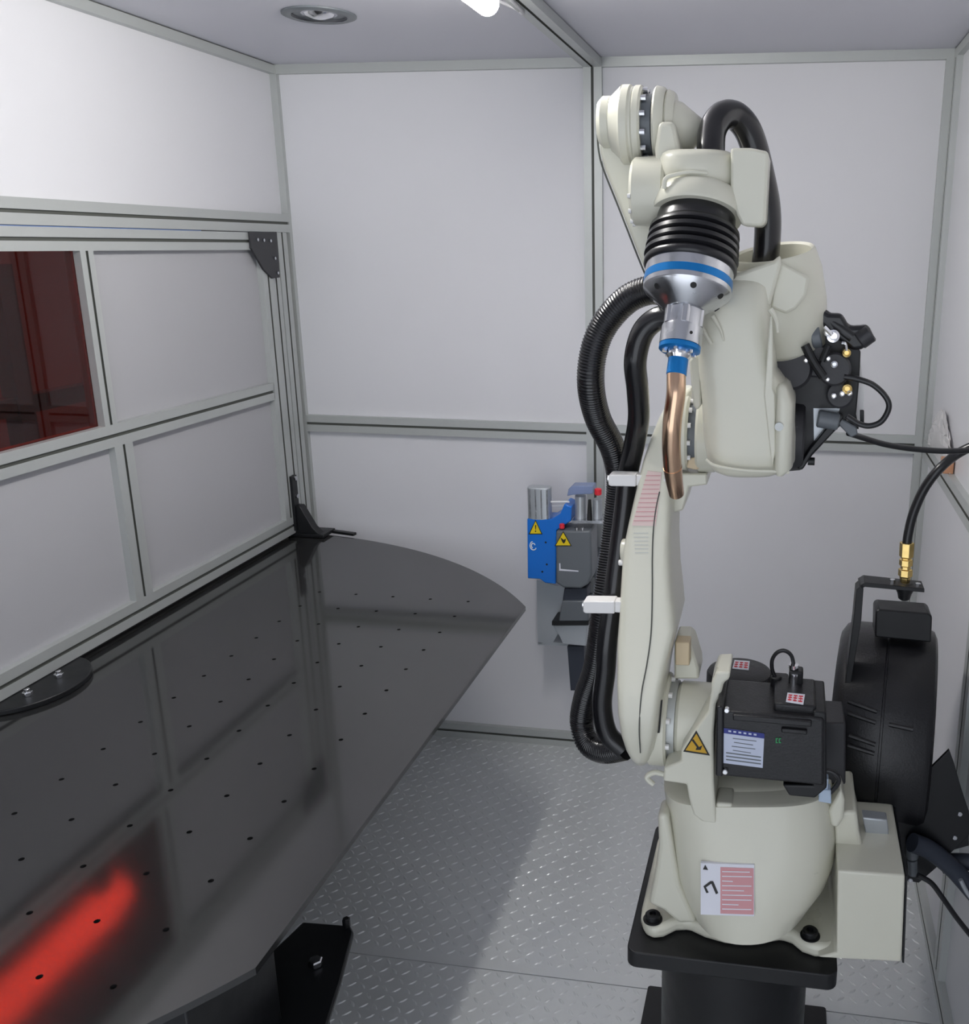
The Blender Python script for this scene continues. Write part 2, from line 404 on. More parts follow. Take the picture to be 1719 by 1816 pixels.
mb = MB(); mb.lathe((q.x, q.y, 2.0238), -Z, [(0, .032), (.004, .028), (.009, .012), (.010, .004)], 32); mb.build('lens', 'chrome', fx)

# ------------------------------------------------------------------ pedestal
PX, PY, PZ = 1.09, -1.158, .415
ped = thing('robot_pedestal', (PX, PY, 0), 'black steel pedestal with square top plate carrying the cream welding robot', 'pedestal')
def rrect(cx, cy, hx, hy, r, z, n=6):
    o = []
    for sx, sy, a in ((1, 1, 0), (-1, 1, 90), (-1, -1, 180), (1, -1, 270)):
        for k in range(n+1):
            t = math.radians(a+90*k/n); o.append((cx+sx*(hx-r)+r*math.cos(t), cy+sy*(hy-r)+r*math.sin(t), z))
    return o
mb = MB(); mb.prism(rrect(PX, PY, .173, .182, .018, PZ-.030), (0, 0, .030)); mb.build('top_plate', 'black', ped, bevel=.002)
mb = MB(); mb.lathe((PX, PY, .012), Z, [(0, .134), (PZ-.042, .134)], 56); mb.build('column', 'black', ped)
mb = MB(); mb.prism(rrect(PX, PY, .188, .190, .006, .0005), (0, 0, .0115)); mb.build('foot_plate', 'black', ped, bevel=.001)

# ------------------------------------------------------------------ the robot
rob = thing('welding_robot', (PX, PY, PZ), 'cream six axis welding robot arm bolted on the black pedestal', 'robot arm')
ZF = PZ+.026
fr = [(1139, 1622), (1137, 1640), (1143, 1656), (1158, 1665), (1178, 1662), (1200, 1651), (1222, 1650), (1250, 1663), (1285, 1673), (1325, 1677), (1362, 1672), (1386, 1668), (1404, 1674), (1422, 1689), (1445, 1697), (1470, 1698), (1492, 1690)]
fp = [SZ(x, y, PZ+.004) for x, y in fr]
bk = [Vector((p.x, 2*PY-p.y, p.z)) for p in reversed(fp)]
mb = MB(); mb.prism([(p.x, p.y, PZ) for p in fp+bk], (0, 0, .026)); fl = mb.build('base_flange', 'cream', rob, bevel=.010, seg=4)
for x, y in ((1158, 1631), (1437, 1660)):
    q = SZ(x, y, ZF)
    mb = MB(); mb.lathe((q.x, q.y, ZF+.0006), Z, [(0, .0165), (.002, .0165), (.002, .013), (.010, .013), (.012, .011), (.012, .0062), (.006, .006)], 30); mb.build('bolt', 'black', fl)
    mb = MB(); mb.lathe((q.x, 2*PY-q.y, ZF+.0006), Z, [(0, .0165), (.002, .0165), (.010, .013), (.012, .011)], 24); mb.build('bolt', 'black', fl)
mb = MB()
mb.loft([(1676, 1206, 1446, -1.342, -1.00, 2.2), (1655, 1194, 1462, -1.340, -1.00, 2.3), (1630, 1186, 1478, -1.336, -1.01, 2.5), (1590, 1179, 1488, -1.330, -1.02, 2.9), (1540, 1176, 1490, -1.320, -1.03, 3.3), (1480, 1171, 1486, -1.308, -1.04, 3.6), (1432, 1166, 1479, -1.300, -1.05, 3.8), (1426, 1170, 1475, -1.294, -1.055, 3.8)], n=72)
base = mb.build('base_casting', 'cream', rob, smooth=50)
mb = MB()
mb.ext([(1166, 1445), (1184, 1445), (1206, 1570), (1236, 1638), (1204, 1640), (1176, 1616), (1150, 1604), (1160, 1560), (1168, 1500)], -1.290, -1.24)
mb.build('gusset', 'cream', base, bevel=.008, seg=3)
for (x, y) in ((1158, 1631), (1437, 1660)): pass
# connector box at the rear (right) of the base
mb = MB(); mb.ext([(1486, 1544), (1606, 1553), (1600, 1707), (1450, 1699), (1484, 1690)], -1.322, -1.12); bx_ = mb.build('connector_box', 'cream', rob, bevel=.004, seg=3)
mb = MB(); mb.ext([(1607, 1553), (1610, 1554), (1604, 1708), (1600.5, 1707)], -1.320, -1.13); mb.build('cover_plate', 'black', bx_)
mb = MB()
mb.ext([(1480, 1440), (1520, 1440), (1524, 1475), (1532, 1510), (1544, 1546), (1484, 1544)], -1.250, -1.12)
mb.ext([(1492, 1400), (1499, 1420), (1497, 1452), (1486, 1470), (1474, 1466), (1470, 1440)], -1.268, -1.16)
mb.build('rear_casting', 'cream', base, bevel=.006, seg=3)
mb = MB(); mb.ext([(1530, 1450), (1574, 1455), (1585, 1545), (1548, 1543)], -1.215, -1.19); mb.build('connector_plate', 'galv', bx_, bevel=.002)
# labels on the base
def decal(name, m, px, Y, parent, d=.0008, lab=None, smooth=0):
    mb = MB(); mb.ext(px, Y, Y+d); o = mb.build(name, m, parent, smooth=smooth)
    if lab: o['label'] = lab
    return o
YB_ = -1.333
def rect(x0, y0, x1, y1, sk=0): return [(x0, y0), (x1, y0+sk), (x1, y1+sk), (x0, y1)]
bY = lambda y: -1.3175-(y-1531)*.000225
mb = MB(); mb.slope(rect(1243, 1531, 1338, 1622, 3), bY, -.0035, .006); lb = tagl(mb.build('warning_label', 'paper', rob, smooth=0), 'white warning label with red printed lines and robot arm sign')
mb = MB(); mb.slope(rect(1278, 1538, 1337, 1620, 2), bY, -.0040, .0003); mb.build('red_print', 'pink', lb, smooth=0)
mb = MB()
for k in range(9):
    y = 1545+k*8.3; xe = [1330, 1334, 1300, 1333, 1320, 1334, 1333, 1310, 1333][k]
    mb.slope(rect(1281, y, xe, y+1.6, 1), bY, -.0044, .0003)
mb.build('printed_lines', 'paper', lb, smooth=0)
mb = MB(); mb.slope([(1247, 1542), (1251, 1534), (1256, 1543)], bY, -.0044, .0006); mb.build('triangle_sign', 'ink', lb, smooth=0)
mb = MB(); mb.slope([(1260, 1563), (1265, 1563), (1274, 1584), (1270, 1586)], bY, -.0044, .0006); mb.build('robot_arm_sign', 'ink', lb, smooth=0)
mb = MB(); mb.slope([(1248, 1572), (1260, 1563), (1262, 1567), (1252, 1574), (1257, 1583), (1253, 1584)], bY, -.0044, .0006); mb.build('robot_arm_sign', 'ink', lb, smooth=0)

# turret (first axis) with bracket
mb = MB()
mb.loft([(1432, 1172, 1470, -1.275, -1.05, 3), (1408, 1180, 1462, -1.262, -1.06, 3), (1396, 1200, 1440, -1.25, -1.07, 3)], n=48)
tur = mb.build('turret', 'cream', rob, smooth=50)
mb = MB()
mb.ext([(1178, 1362), (1209, 1350), (1208, 1332), (1236, 1290), (1256, 1262), (1262, 1225), (1262, 1212), (1270, 1192), (1296, 1191), (1294, 1205), (1284, 1212), (1281, 1226), (1270, 1250), (1266, 1300), (1266, 1385), (1271, 1462), (1246, 1458), (1230, 1446), (1222, 1418), (1218, 1392), (1176, 1386)], -1.305, -1.235)
mb.ext([(1270, 1424), (1300, 1426), (1289, 1500), (1283, 1506), (1272, 1500)], -1.299, -1.25)
bk_ = mb.build('turret_bracket', 'cream', tur, bevel=.004, seg=3)
decal('warning_triangle', 'ink', [(1235, 1296), (1259, 1340), (1212, 1333)], -1.3062, bk_, .001, 'yellow warning triangle')
mb = MB(); mb.ext([(1235.3, 1301), (1254.5, 1336.5), (1216, 1330.5)], -1.3067, -1.3063); mb.build('triangle_fill', 'amber', bk_, smooth=0)
mb = MB(); mb.ext([(1227, 1313), (1230, 1311), (1240, 1325), (1246, 1322), (1243, 1330), (1234, 1330), (1236, 1325)], -1.3072, -1.3068); mb.build('hand_sign', 'ink', bk_, smooth=0)
# hook on the left of the turret
q = S(1152, 1375, -1.26)
mb = MB(); mb.tube([q+Vector((.028, 0, .004)), q+Vector((.008, 0, .006)), q+Vector((-.004, -.002, -.003)), q+Vector((.008, -.004, -.014))], .0045, 10); mb.build('lifting_hook', 'cream', tur)
# second axis: reducer discs with screws, axis along the width
A2 = S(1130, 1270, -1.205)
def atx(px, py, Y): return S(px, py, Y).x
def xc(x0, x1, c, r, name, m, parent, ch=.002, n=56, r1=None):
    mb = MB(); mb.cyl((x0, c.y, c.z), (x1, c.y, c.z), r, r1, n, ch); return mb.build(name, m, parent)
def screws(x, c, r, n, R, name, parent, m='white', h=.006, ph=0):
    for k in range(n):
        a = 2*PI*k/n+ph; mb = MB(); q = Vector((x, c.y+r*math.cos(a), c.z+r*math.sin(a))); mb.cyl(q, q+X*h, R, n=8); mb.build(name, m, parent)
xa = atx(1166, 1270, -1.27)
r2 = .078
la = None
XA, XB = atx(1165, 1270, -1.205), atx(1228, 1270, -1.205)
s = XB-XA
d1 = xc(XA-.01, XA+s*.40, A2, r2, 'reducer_flange', 'cream', rob, .004)
xc(XA+s*.40, XA+s*.60, A2, r2*.84, 'reducer_neck', 'alu', d1, 0)
screws(XA+s*.40, A2, r2*.90, 10, .0048, 'screw', d1, 'white', .006, .2)
xc(XA+s*.60, XA+s*1.75, A2, r2*.84, 'reducer_housing', 'cream', rob, .006)
decal('slot_mark', 'ink', [(1171, 1243), (1175, 1243), (1170, 1300), (1164, 1300)], A2.y-r2-.0008, d1, .004)
# lower arm
AY = [(1358, -1.27), (1338, -1.306), (1310, -1.316), (1270, -1.314), (1120, -1.268), (940, -1.215), (780, -1.170), (745, -1.160), (690, -1.145)]
def armY(py):
    for (p0, y0), (p1, y1) in zip(AY, AY[1:]):
        if p1 <= py <= p0: return y0+(y1-y0)*(py-p0)/(p1-p0)
    return AY[0][1] if py > AY[0][0] else AY[-1][1]
mb = MB()
mb.loft([(1358, 1122, 1150, -1.255, -1.185, 2.4), (1352, 1112, 1157, -1.278, -1.165, 2.8), (1338, 1103, 1161, -1.300, -1.150, 3.4), (1310, 1096, 1164, -1.312, -1.142, 5)]
 + [(py, xl, xr, armY(py), armY(py)+.165-.02*(1270-py)/580, e) for py, xl, xr, e in ((1270, 1092, 1167, 7), (1220, 1091, 1174, 8), (1180, 1091, 1183, 8), (1150, 1091, 1191, 8), (1120, 1093, 1198, 8), (1095, 1095, 1196, 8), (1040, 1098, 1190, 8),
    (980, 1102, 1188, 8), (940, 1110, 1189, 8), (900, 1119, 1190, 8), (862, 1128, 1190, 8), (820, 1138, 1196, 7), (780, 1151, 1206, 6), (745, 1165, 1216, 5))]
 + [(715, 1182, 1222, -1.146, -1.04, 3.4), (698, 1198, 1225, -1.130, -1.05, 2.6), (692, 1204, 1223, -1.120, -1.06, 2.2)], n=64)
arm = mb.build('lower_arm', 'cream', rob, smooth=50)
mb = MB(); mb.tube([S(x, y, armY(y)-.0011) for x, y in ((1136, 1335), (1134, 1290), (1138, 1230), (1148, 1175), (1155, 1120), (1157, 1050), (1157, 990), (1159, 940), (1164, 900), (1170, 872))], .0011, 6); mb.build('seam', 'line', arm)
mb = MB(); mb.slope([(1149, 835), (1174, 838), (1163, 933), (1121, 932)], armY, -.0012, .003); lb = tagl(mb.build('warning_label', 'pinkl', arm, smooth=0), 'pale pink printed warning label')
mb = MB()
for k in range(11):
    t = k/11; a = 1146-t*24; b = 1172-t*9; y = 843+k*8
    mb.slope([(a, y), (b, y), (b-.6, y+1.2), (a-.6, y+1.2)], armY, -.0017, .0004)
mb.build('printed_lines', 'pink', lb, smooth=0)
mb = MB()
for k in range(6): mb.slope(rect(1124+k*.5, 945+k*7, 1150, 945.8+k*7), armY, -.0006, .001)
mb.build('printed_lines', 'alu', arm, smooth=0)
# round boss and screw on the left of the arm
q = S(1109, 975, -1.185)
mb = MB(); mb.cyl(q+X*.02, q-X*.006, .020, .018, 28, .002); bs = mb.build('boss', 'cream', arm)
mb = MB(); q = S(1104, 998, -1.195); mb.cyl(q+X*.02, q-X*.006, .005, n=12, ch=.001); mb.build('screw', 'white', arm)
# stop blocks
mb = MB(); mb.ext([(1196, 1138), (1219, 1138), (1227, 1146), (1239, 1186), (1240, 1205), (1196, 1205)], -1.20, -1.13); mb.build('stop_bracket', 'cream', arm, bevel=.004)
mb = MB(); mb.ext(rect(1198, 1139, 1223, 1180, 1), -1.225, -1.195); mb.build('stop_block', 'creamd', arm, bevel=.002)
mb = MB(); mb.ext([(1188, 840), (1254, 840), (1255, 860), (1222, 864), (1212, 905), (1188, 912)], -1.16, -1.06); mb.build('stop_bracket', 'cream', arm, bevel=.003)
mb = MB(); mb.ext([(1221, 812), (1243, 809), (1243, 828), (1236, 834), (1218, 830)], -1.175, -1.13); mb.build('stop_block', 'creamd', arm, bevel=.002)
for y in (836, 843, 850): mb = MB(); q = S(1181, y, armY(y)); mb.cyl(q, q-Y_*.004, .003, n=8); mb.build('screw', 'white', arm)
# white hose clamps on the left of the arm
for (x0, y0, x1, y1, yy) in ((1079, 841, 1128, 863, -1.190), (1034, 1065, 1090, 1089, -1.250)):
    mb = MB(); a = S(x0, (y0+y1)/2, yy); b = S(x1, (y0+y1)/2+1, yy); h = (y1-y0)/2/1150
    mb.prism([a+Vector((0, 0, h*.8)), a+Vector((.004, 0, h)), b+Vector((0, 0, h)), b-Vector((0, 0, h)), a+Vector((.004, 0, -h)), a-Vector((0, 0, h*.8))], (0, .028, 0))
    cl = mb.build('hose_clamp', 'white', arm, bevel=.002, seg=3)
    mb = MB(); mb.box((b.x, yy+.004, b.z-h*.9), (b.x+.012, yy+.024, b.z+h*.9)); mb.build('clamp_spacer', 'white', cl, bevel=.001)
    mb = MB(); mb.cyl(a-X*.003+Y_*.014, a+X*.001+Y_*.014, .006, n=10); mb.build('screw', 'chrome', cl)

# third axis joint
A3 = S(1215, 768, -1.135)
XJ0, XJ1 = atx(1203, 768, -1.135), atx(1252, 768, -1.135)
j3 = xc(XJ0, XJ0+(XJ1-XJ0)*.45, A3, .060, 'elbow_flange', 'cream', rob, .004)
xc(XJ0+(XJ1-XJ0)*.45, XJ0+(XJ1-XJ0)*.75, A3, .050, 'elbow_neck', 'dgrey', j3, 0)
screws(XJ0+(XJ1-XJ0)*.45, A3, .053, 12, .0042, 'screw', j3, 'white', .005, .1)
xc(XJ0+(XJ1-XJ0)*.72, XJ1+.02, A3, .062, 'elbow_ring', 'cream', j3, .004)
# upper arm housing
mb = MB()
mb.loft([(847, 1268, 1388, -1.322, -1.14, 3), (843, 1256, 1402, -1.330, -1.12, 3.5), (832, 1249, 1411, -1.336, -1.10, 4.5), (790, 1243, 1412, -1.340, -1.09, 6), (720, 1239, 1408, -1.340, -1.09, 6), (684, 1236, 1394, -1.340, -1.09, 6),
         (662, 1233, 1378, -1.340, -1.09, 6), (600, 1229, 1371, -1.338, -1.09, 5), (550, 1228, 1370, -1.333, -1.09, 5), (510, 1232, 1372, -1.322, -1.10, 4.5), (492, 1240, 1370, -1.308, -1.11, 4), (482, 1250, 1364, -1.292, -1.13, 3.5)], n=60)
hou = mb.build('upper_arm_housing', 'cream', rob, smooth=50)
q = S(1400, 772, -1.22)
mb = MB(); mb.cyl(q, Vector((atx(1412, 772, -1.22)+.012, q.y, q.z)), .054, .052, 48, .003); cp = mb.build('elbow_cap', 'bgrey', hou); tagl(cp, 'round brownish grey end cap')
mb = MB(); mb.ext([(1355, 700), (1366, 560), (1371, 560), (1371, 690), (1375, 700), (1376, 800), (1370, 830), (1366, 800)], -1.343, -1.33); mb.build('raised_rib', 'cream', hou, bevel=.003)
mb = MB(); mb.loft([(845, 1372, 1396, -1.345, -1.12, 3), (835, 1368, 1408, -1.350, -1.11, 4), (720, 1371, 1412, -1.350, -1.11, 4), (690, 1374, 1402, -1.347, -1.12, 4), (682, 1380, 1394, -1.340, -1.13, 3)], n=36); mb.build('side_casting', 'cream', hou, smooth=50)
# hollow barrel of the fourth axis
bt = S(1371, 446, -1.235); bb = S(1390, 620, -1.205); bd = (bt-bb).normalized(); bL = (bt-bb).length
mb = MB(); mb.lathe(bb, bd, [(0, .058), (.01, .067), (bL*.5, .0695), (bL*.8, .067), (bL-.003, .0605), (bL, .058), (bL-.003, .054), (bL-.05, .052), (bL-.055, .01)], 64); brl = mb.build('barrel', 'cream', rob, smooth=50)
mb = MB(); mb.ext([(1381, 462), (1436, 492), (1430, 525), (1412, 548), (1394, 557), (1366, 545), (1370, 500)], -1.298, -1.24); mb.build('cover_plate', 'cream', brl, bevel=.004)
mb = MB(); mb.ext([(1240, 492), (1316, 482), (1372, 462), (1384, 452), (1386, 470), (1366, 545), (1330, 542), (1262, 516)], -1.312, -1.275); mb.build('saddle', 'cream', brl, bevel=.005, seg=3)
q = S(1371, 560, -1.34)
mb = MB(); mb.tube([S(x, y, -1.343) for x, y in ((1366, 548), (1374, 560), (1378, 572), (1380, 590))], .004, 8, rf=lambda t: 1-.5*t); mb.build('cast_web', 'cream', hou)
mb = MB(); mb.tube([S(x, y, -1.3395) for x, y in ((1264, 560), (1278, 585), (1284, 605))], .003, 8, rf=lambda t: 1-.6*t); mb.tube([S(x, y, -1.3385) for x, y in ((1246, 582), (1256, 600), (1262, 610))], .003, 8); mb.build('cast_web', 'cream', hou)
mb = MB(); mb.tube([S(x, y, -1.342) for x, y in ((1252, 815), (1270, 826), (1320, 834), (1375, 836), (1400, 838))], .0022, 8); mb.build('casting_lip', 'cream', hou)
mb = MB(); q = S(1382, 757, -1.352); mb.cyl(q, q+Y_*.004, .006, n=16); mb.build('plug', 'alu', hou)
mb = MB(); mb.ext([(1222, 640), (1232, 628), (1244, 640), (1244, 720), (1236, 728), (1230, 720)], -1.310, -1.26); mb.build('side_web', 'cream', hou, bevel=.003)
# fork arm reaching up to the wrist
mb = MB()
mb.ext([(1074, 178), (1064, 200), (1061, 235), (1064, 270), (1072, 300), (1098, 365), (1132, 452), (1160, 520), (1182, 568), (1215, 590), (1250, 560), (1262, 500), (1230, 420), (1180, 340), (1150, 270), (1120, 200), (1100, 176)], -1.262, -1.215)
fork = mb.build('forearm', 'cream', rob, bevel=.005, seg=3)
mb = MB(); mb.tube([S(x, y, -1.2605) for x, y in ((1064, 196), (1060, 235), (1062.5, 270), (1071, 302), (1097, 367), (1131, 454), (1159, 521), (1178, 562))], .0014, 6); mb.build('gasket_edge', 'line', fork)
A5 = S(1120, 222, -1.262)
def xr(a, b, c, r, name, parent, m='cream', r1=None, ch=.002): return xc(atx(a, 222, c.y), atx(b, 222, c.y), c, r, name, m, parent, ch, 56, r1)
A5b = A5+Vector((0, 0, .0))
k1 = xr(1064, 1092, A5+Vector((0, 0, .004)), .034, 'pulley_cover', fork, ch=.006)
xr(1086, 1106, A5+Vector((0, 0, .002)), .036, 'cover_cone', k1, r1=.050, ch=0)
xr(1104, 1124, A5, .052, 'wrist_disc', fork, ch=.003)
xr(1123, 1127, A5, .0495, 'wrist_disc_gap', fork, ch=0, m='cream')
xr(1126, 1143, A5, .051, 'wrist_disc', fork, ch=.003)
g5 = xr(1142, 1160, A5, .040, 'joint_neck', fork, ch=0, m='dgrey')
screws(atx(1143, 222, A5.y), A5, .0445, 12, .0042, 'screw', fork, 'steel', .007, .3)
# wrist
mb = MB()
mb.cyl((atx(1163, 222, A5.y), A5.y, A5.z), (atx(1183, 222, A5.y), A5.y, A5.z), .050, .048, 56, .003)
mb.cyl((atx(1183, 222, A5.y), A5.y, A5.z), (atx(1200, 222, A5.y), A5.y, A5.z), .045, .042, 56, .003)
mb.lathe((atx(1196, 222, A5.y), A5.y, A5.z-.008), X, [(0, .040), (.012, .036), (.040, .014), (.043, .008)], 40)
wr = mb.build('wrist_hub', 'cream', rob)
mb = MB()
mb.loft([(352, 1186, 1298, -1.335, -1.24, 2.6), (330, 1170, 1305, -1.352, -1.235, 2.6), (300, 1161, 1308, -1.356, -1.23, 2.6), (276, 1160, 1305, -1.354, -1.225, 2.6), (268, 1164, 1299, -1.350, -1.225, 2.6), (264, 1172, 1290, -1.342, -1.23, 2.6)], n=56)
wc = mb.build('wrist_casting', 'cream', rob, smooth=50)
mb = MB(); mb.ext([(1168, 215), (1196, 215), (1206, 262), (1206, 300), (1163, 300), (1161, 262)], -1.322, -1.245); mb.build('wrist_fork', 'cream', wc, bevel=.006, seg=3)
c6 = S(1150, 340, -1.298)
mb = MB(); mb.cyl((atx(1121, 338, -1.31), c6.y, c6.z), (atx(1182, 338, -1.31), c6.y, c6.z), .045, .047, 56, .004); sc_ = mb.build('side_cover', 'cream', wc)
for k in range(6):
    mb = MB(); a = math.radians(190+k*28); q = Vector((atx(1121, 338, -1.31)-.001, c6.y+.043*math.cos(a), c6.z+.043*math.sin(a))); mb.cyl(q, q+X*.004, .003, n=8); mb.build('screw', 'white', sc_)
mb = MB(); mb.ext([(1296, 262), (1332, 262), (1362, 268), (1364, 276), (1358, 394), (1350, 402), (1316, 400), (1306, 380), (1296, 340)], -1.345, -1.255); mb.build('side_box', 'cream', wc, bevel=.004, seg=3)
# torch direction
T0 = S(1243, 330, -1.300); T1 = S(1203, 640, -1.405); TU = (T1-T0).normalized(); TL = (T1-T0).length
def tt(y): return (y-330)/310*TL
mb = MB(); mb.lathe(T0, TU, [(tt(330), .046), (tt(334), .050), (tt(346), .0515), (tt(350), .057), (tt(356), .0605), (tt(382), .0625), (tt(387), .0605), (tt(387), .05)], 64); mb.build('tool_collar', 'cream', wc, smooth=40)
mb = MB(); mb.tube([S(x, y, -1.3585) for x, y in ((1178, 335), (1181, 317), (1197, 310), (1225, 305), (1255, 307))], .0035, 10, rf=lambda t: 1-.5*t); mb.build('cast_rib', 'cream', wc)

# motors on the turret
mb = MB(); mb.ext([(1276, 1260), (1440, 1273), (1462, 1276), (1462, 1395), (1440, 1392), (1274, 1376)], -1.345, -1.235); mot = mb.build('shoulder_motor', 'bmotor', rob, bevel=.004, seg=3)
tagl(mot, 'black box-shaped motor with silver rating plate')
mb = MB(); mb.ext([(1271, 1253), (1284, 1254), (1283, 1379), (1269, 1377)], -1.350, -1.225); mb.build('motor_flange', 'bmotor', mot, bevel=.003)
mb = MB(); mb.ext([(1442, 1262), (1466, 1264), (1467, 1398), (1446, 1416), (1400, 1412), (1388, 1392), (1442, 1394)], -1.340, -1.230); mb.build('encoder_housing', 'black', mot, bevel=.003)
mb = MB(); mb.ext([(1300, 1268), (1440, 1280), (1440, 1290), (1300, 1278)], -1.352, -1.34); mb.ext([(1386, 1292), (1432, 1296), (1432, 1304), (1386, 1300)], -1.351, -1.34); mb.build('housing_rib', 'bmotor', mot, bevel=.002)
for x, y in ((1289, 1261), (1286, 1370)):
    q = S(x, y, -1.353); mb = MB(); mb.cyl(q, q+Y_*.008, .0042, n=12, ch=.001); mb.build('bolt', 'chrome', mot)
NP = -1.3462
pl = decal('rating_plate', 'silver', [(1282, 1291), (1356, 1301), (1353, 1362), (1282, 1353)], NP, mot, .0012, 'silver rating plate with navy header')
mb = MB(); mb.ext([(1282, 1291), (1356, 1301), (1356, 1310), (1282, 1300)], NP-.0004, NP-.0001); mb.build('header', 'navy', pl, smooth=0)
mb = MB()
for k, (a, b) in enumerate(((1300, 1342), (1302, 1336), (1298, 1340), (1300, 1332))): mb.ext([(a, 1309+k*7), (b, 1314+k*7), (b, 1315.2+k*7), (a, 1310.2+k*7)], NP-.0004, NP-.0001)
for k in range(3): mb.ext([(1288, 1334+k*6), (1350, 1342+k*6), (1350, 1344+k*6), (1288, 1336+k*6)], NP-.0004, NP-.0001)
mb.build('printed_lines', 'dgrey', pl, smooth=0)
mb = MB()
for k in range(6): mb.ext([(1292+k*9, 1295+k*1.2), (1297+k*9, 1295.7+k*1.2), (1297+k*9, 1298.7+k*1.2), (1292+k*9, 1298+k*1.2)], NP-.0008, NP-.0005)
mb.build('header_print', 'silver', pl, smooth=0)
mb = MB()
for a in (0, 5.5):
    mb.ext([(1376+a, 1309), (1380+a, 1309), (1380+a, 1311), (1378+a, 1311), (1378+a, 1316), (1380+a, 1316), (1380+a, 1318), (1376+a, 1318)], NP-.0002, NP+.0006)
mb.build('green_mark', 'green', mot, smooth=0)
def toplabel(corners, z, parent):
    mb = MB(); P_ = [SZ(x, y, z) for x, y in corners]; mb.prism(P_, (0, 0, .0008)); o = mb.build('caution_label', 'paper', parent, smooth=0)
    a, b, c_, d = P_
    mb = MB()
    for u0, u1 in ((.08, .30), (.38, .60), (.68, .92)):
        def L_(u, v): return a.lerp(b, u).lerp(d.lerp(c_, u), v)+Z*.0009
        for v0, v1 in ((.2, .32), (.44, .56), (.7, .82)):
            mb.prism([L_(u0, v0), L_(u1, v0), L_(u1, v1), L_(u0, v1)], (0, 0, .0003))
        mb.prism([L_((u0+u1)/2-.02, .2), L_((u0+u1)/2+.02, .2), L_((u0+u1)/2+.02, .85), L_((u0+u1)/2-.02, .85)], (0, 0, .0003))
    mb.build('red_print', 'redp', o, smooth=0)
zt_ = S(1410, 1270, -1.345).z
mb = MB(); mb.box((atx(1372, 1262, -1.30), -1.332, zt_-.01), (atx(1446, 1262, -1.30), -1.236, zt_+.012)); tb = mb.build('motor_lid', 'bmotor', mot, bevel=.004)
toplabel([(1397, 1229), (1428, 1232), (1425, 1250), (1394, 1245)], zt_+.0125, tb)
# vertical motor behind
vm = S(1312, 1188, -1.125); vr = .057; zd = vm.z
mb = MB(); mb.lathe((vm.x, vm.y, zd-.155), Z, [(0, vr), (.148, vr), (.153, vr-.003), (.155, vr-.008)], 56); v_ = mb.build('base_motor', 'bmotor', rob); tagl(v_, 'black round-topped upright motor')
mb = MB(); mb.box((vm.x-.02, vm.y-.105, zd-.14), (vm.x+.085, vm.y+.03, zd-.012)); mb.build('motor_body', 'bmotor', v_, bevel=.005)
toplabel([(1303, 1171), (1330, 1173), (1328, 1189), (1299, 1186)], zd+.0002, v_)
q = S(1409, 1232, -1.25)
mb = MB(); mb.box((q.x-.010, q.y-.012, q.z-.03), (q.x+.012, q.y+.012, q.z+.045)); cn = mb.build('connector', 'black', v_, bevel=.003)
mb = MB(); mb.cyl(q+Vector((-.002, -.011, .02)), q+Vector((-.002, -.011, .042)), .0065, n=14); mb.cyl(q+Vector((-.003, 0, .046)), q+Vector((-.003, 0, .052)), .008, n=14); mb.build('connector_nut', 'chrome', cn)
mb = MB(); mb.tube([S(x, y, -1.245) for x, y in ((1376, 1202), (1370, 1188), (1370, 1170), (1379, 1157), (1392, 1154), (1404, 1163), (1409, 1184))], .0032, 10); mb.build('motor_cable', 'rubber', v_)
q = S(1377, 1205, -1.245); mb = MB(); mb.cyl(q-Z*.012, q+Z*.006, .009, n=16, ch=.002); mb.build('cable_gland', 'black', v_)
mb = MB(); mb.ext(rect(1462, 1281, 1500, 1390, 2), -1.22, -1.14); mb.build('side_block', 'bgrey', rob, bevel=.003)
mb = MB(); mb.tube([S(x, y, -1.30) for x, y in ((1448, 1372), (1466, 1366), (1482, 1372), (1488, 1384), (1482, 1396), (1470, 1408))], .0038, 10); mb.build('motor_cable', 'rubber', mot)
mb = MB(); mb.ext([(1453, 1400), (1474, 1402), (1475, 1426), (1452, 1422)], -1.305, -1.285); mb.ext([(1458, 1380), (1470, 1382), (1469, 1401), (1457, 1400)], -1.303, -1.287); mb.build('cable_plug', 'connector', mot, bevel=.0015)
for x, y in ((1392, 1420), (1402, 1426), (1420, 1422), (1434, 1424)): mb = MB(); q = S(x, y, -1.27); mb.cyl(q-Z*.005, q+Z*.004, .0045, n=6); mb.build('screw', 'brass', tur)

# ------------------------------------------------------------------ welding torch held by the wrist
tor = thing('welding_torch', T1, 'silver welding torch with blue rings and bent copper neck, fitted to the robot wrist', 'welding torch')
prof = [(tt(372), .050), (tt(374), .0515), (tt(400), .0535), (tt(408), .0545)]
y = 410
for k in range(4):
    prof += [(tt(y+1), .0555), (tt(y+4), .0605+k*.0008), (tt(y+11), .0612+k*.0008), (tt(y+14), .0565+k*.0006)]; y += 14
prof += [(tt(y+2), .060), (tt(y+6), .0625), (tt(y+14), .0625), (tt(y+17), .060), (tt(y+18), .050)]
mb = MB(); mb.lathe(T0, TU, prof, 72); mb.build('bellows', 'rubber', tor, smooth=60)
mb = MB(); mb.lathe(T0, TU, [(tt(480), .050), (tt(481), .0580), (tt(483), .0590), (tt(499), .0590), (tt(499), .0588), (tt(513), .0588), (tt(513), .0590), (tt(521), .0590), (tt(524), .0575), (tt(552), .0300), (tt(555), .0255)], 72)
fl_ = mb.build('torch_flange', 'steel', tor, smooth=30)
mb = MB(); mb.lathe(T0, TU, [(tt(499.3), .0585), (tt(499.5), .0593), (tt(512.5), .0593), (tt(512.8), .0585)], 72); mb.build('blue_band', 'bluering', fl_)
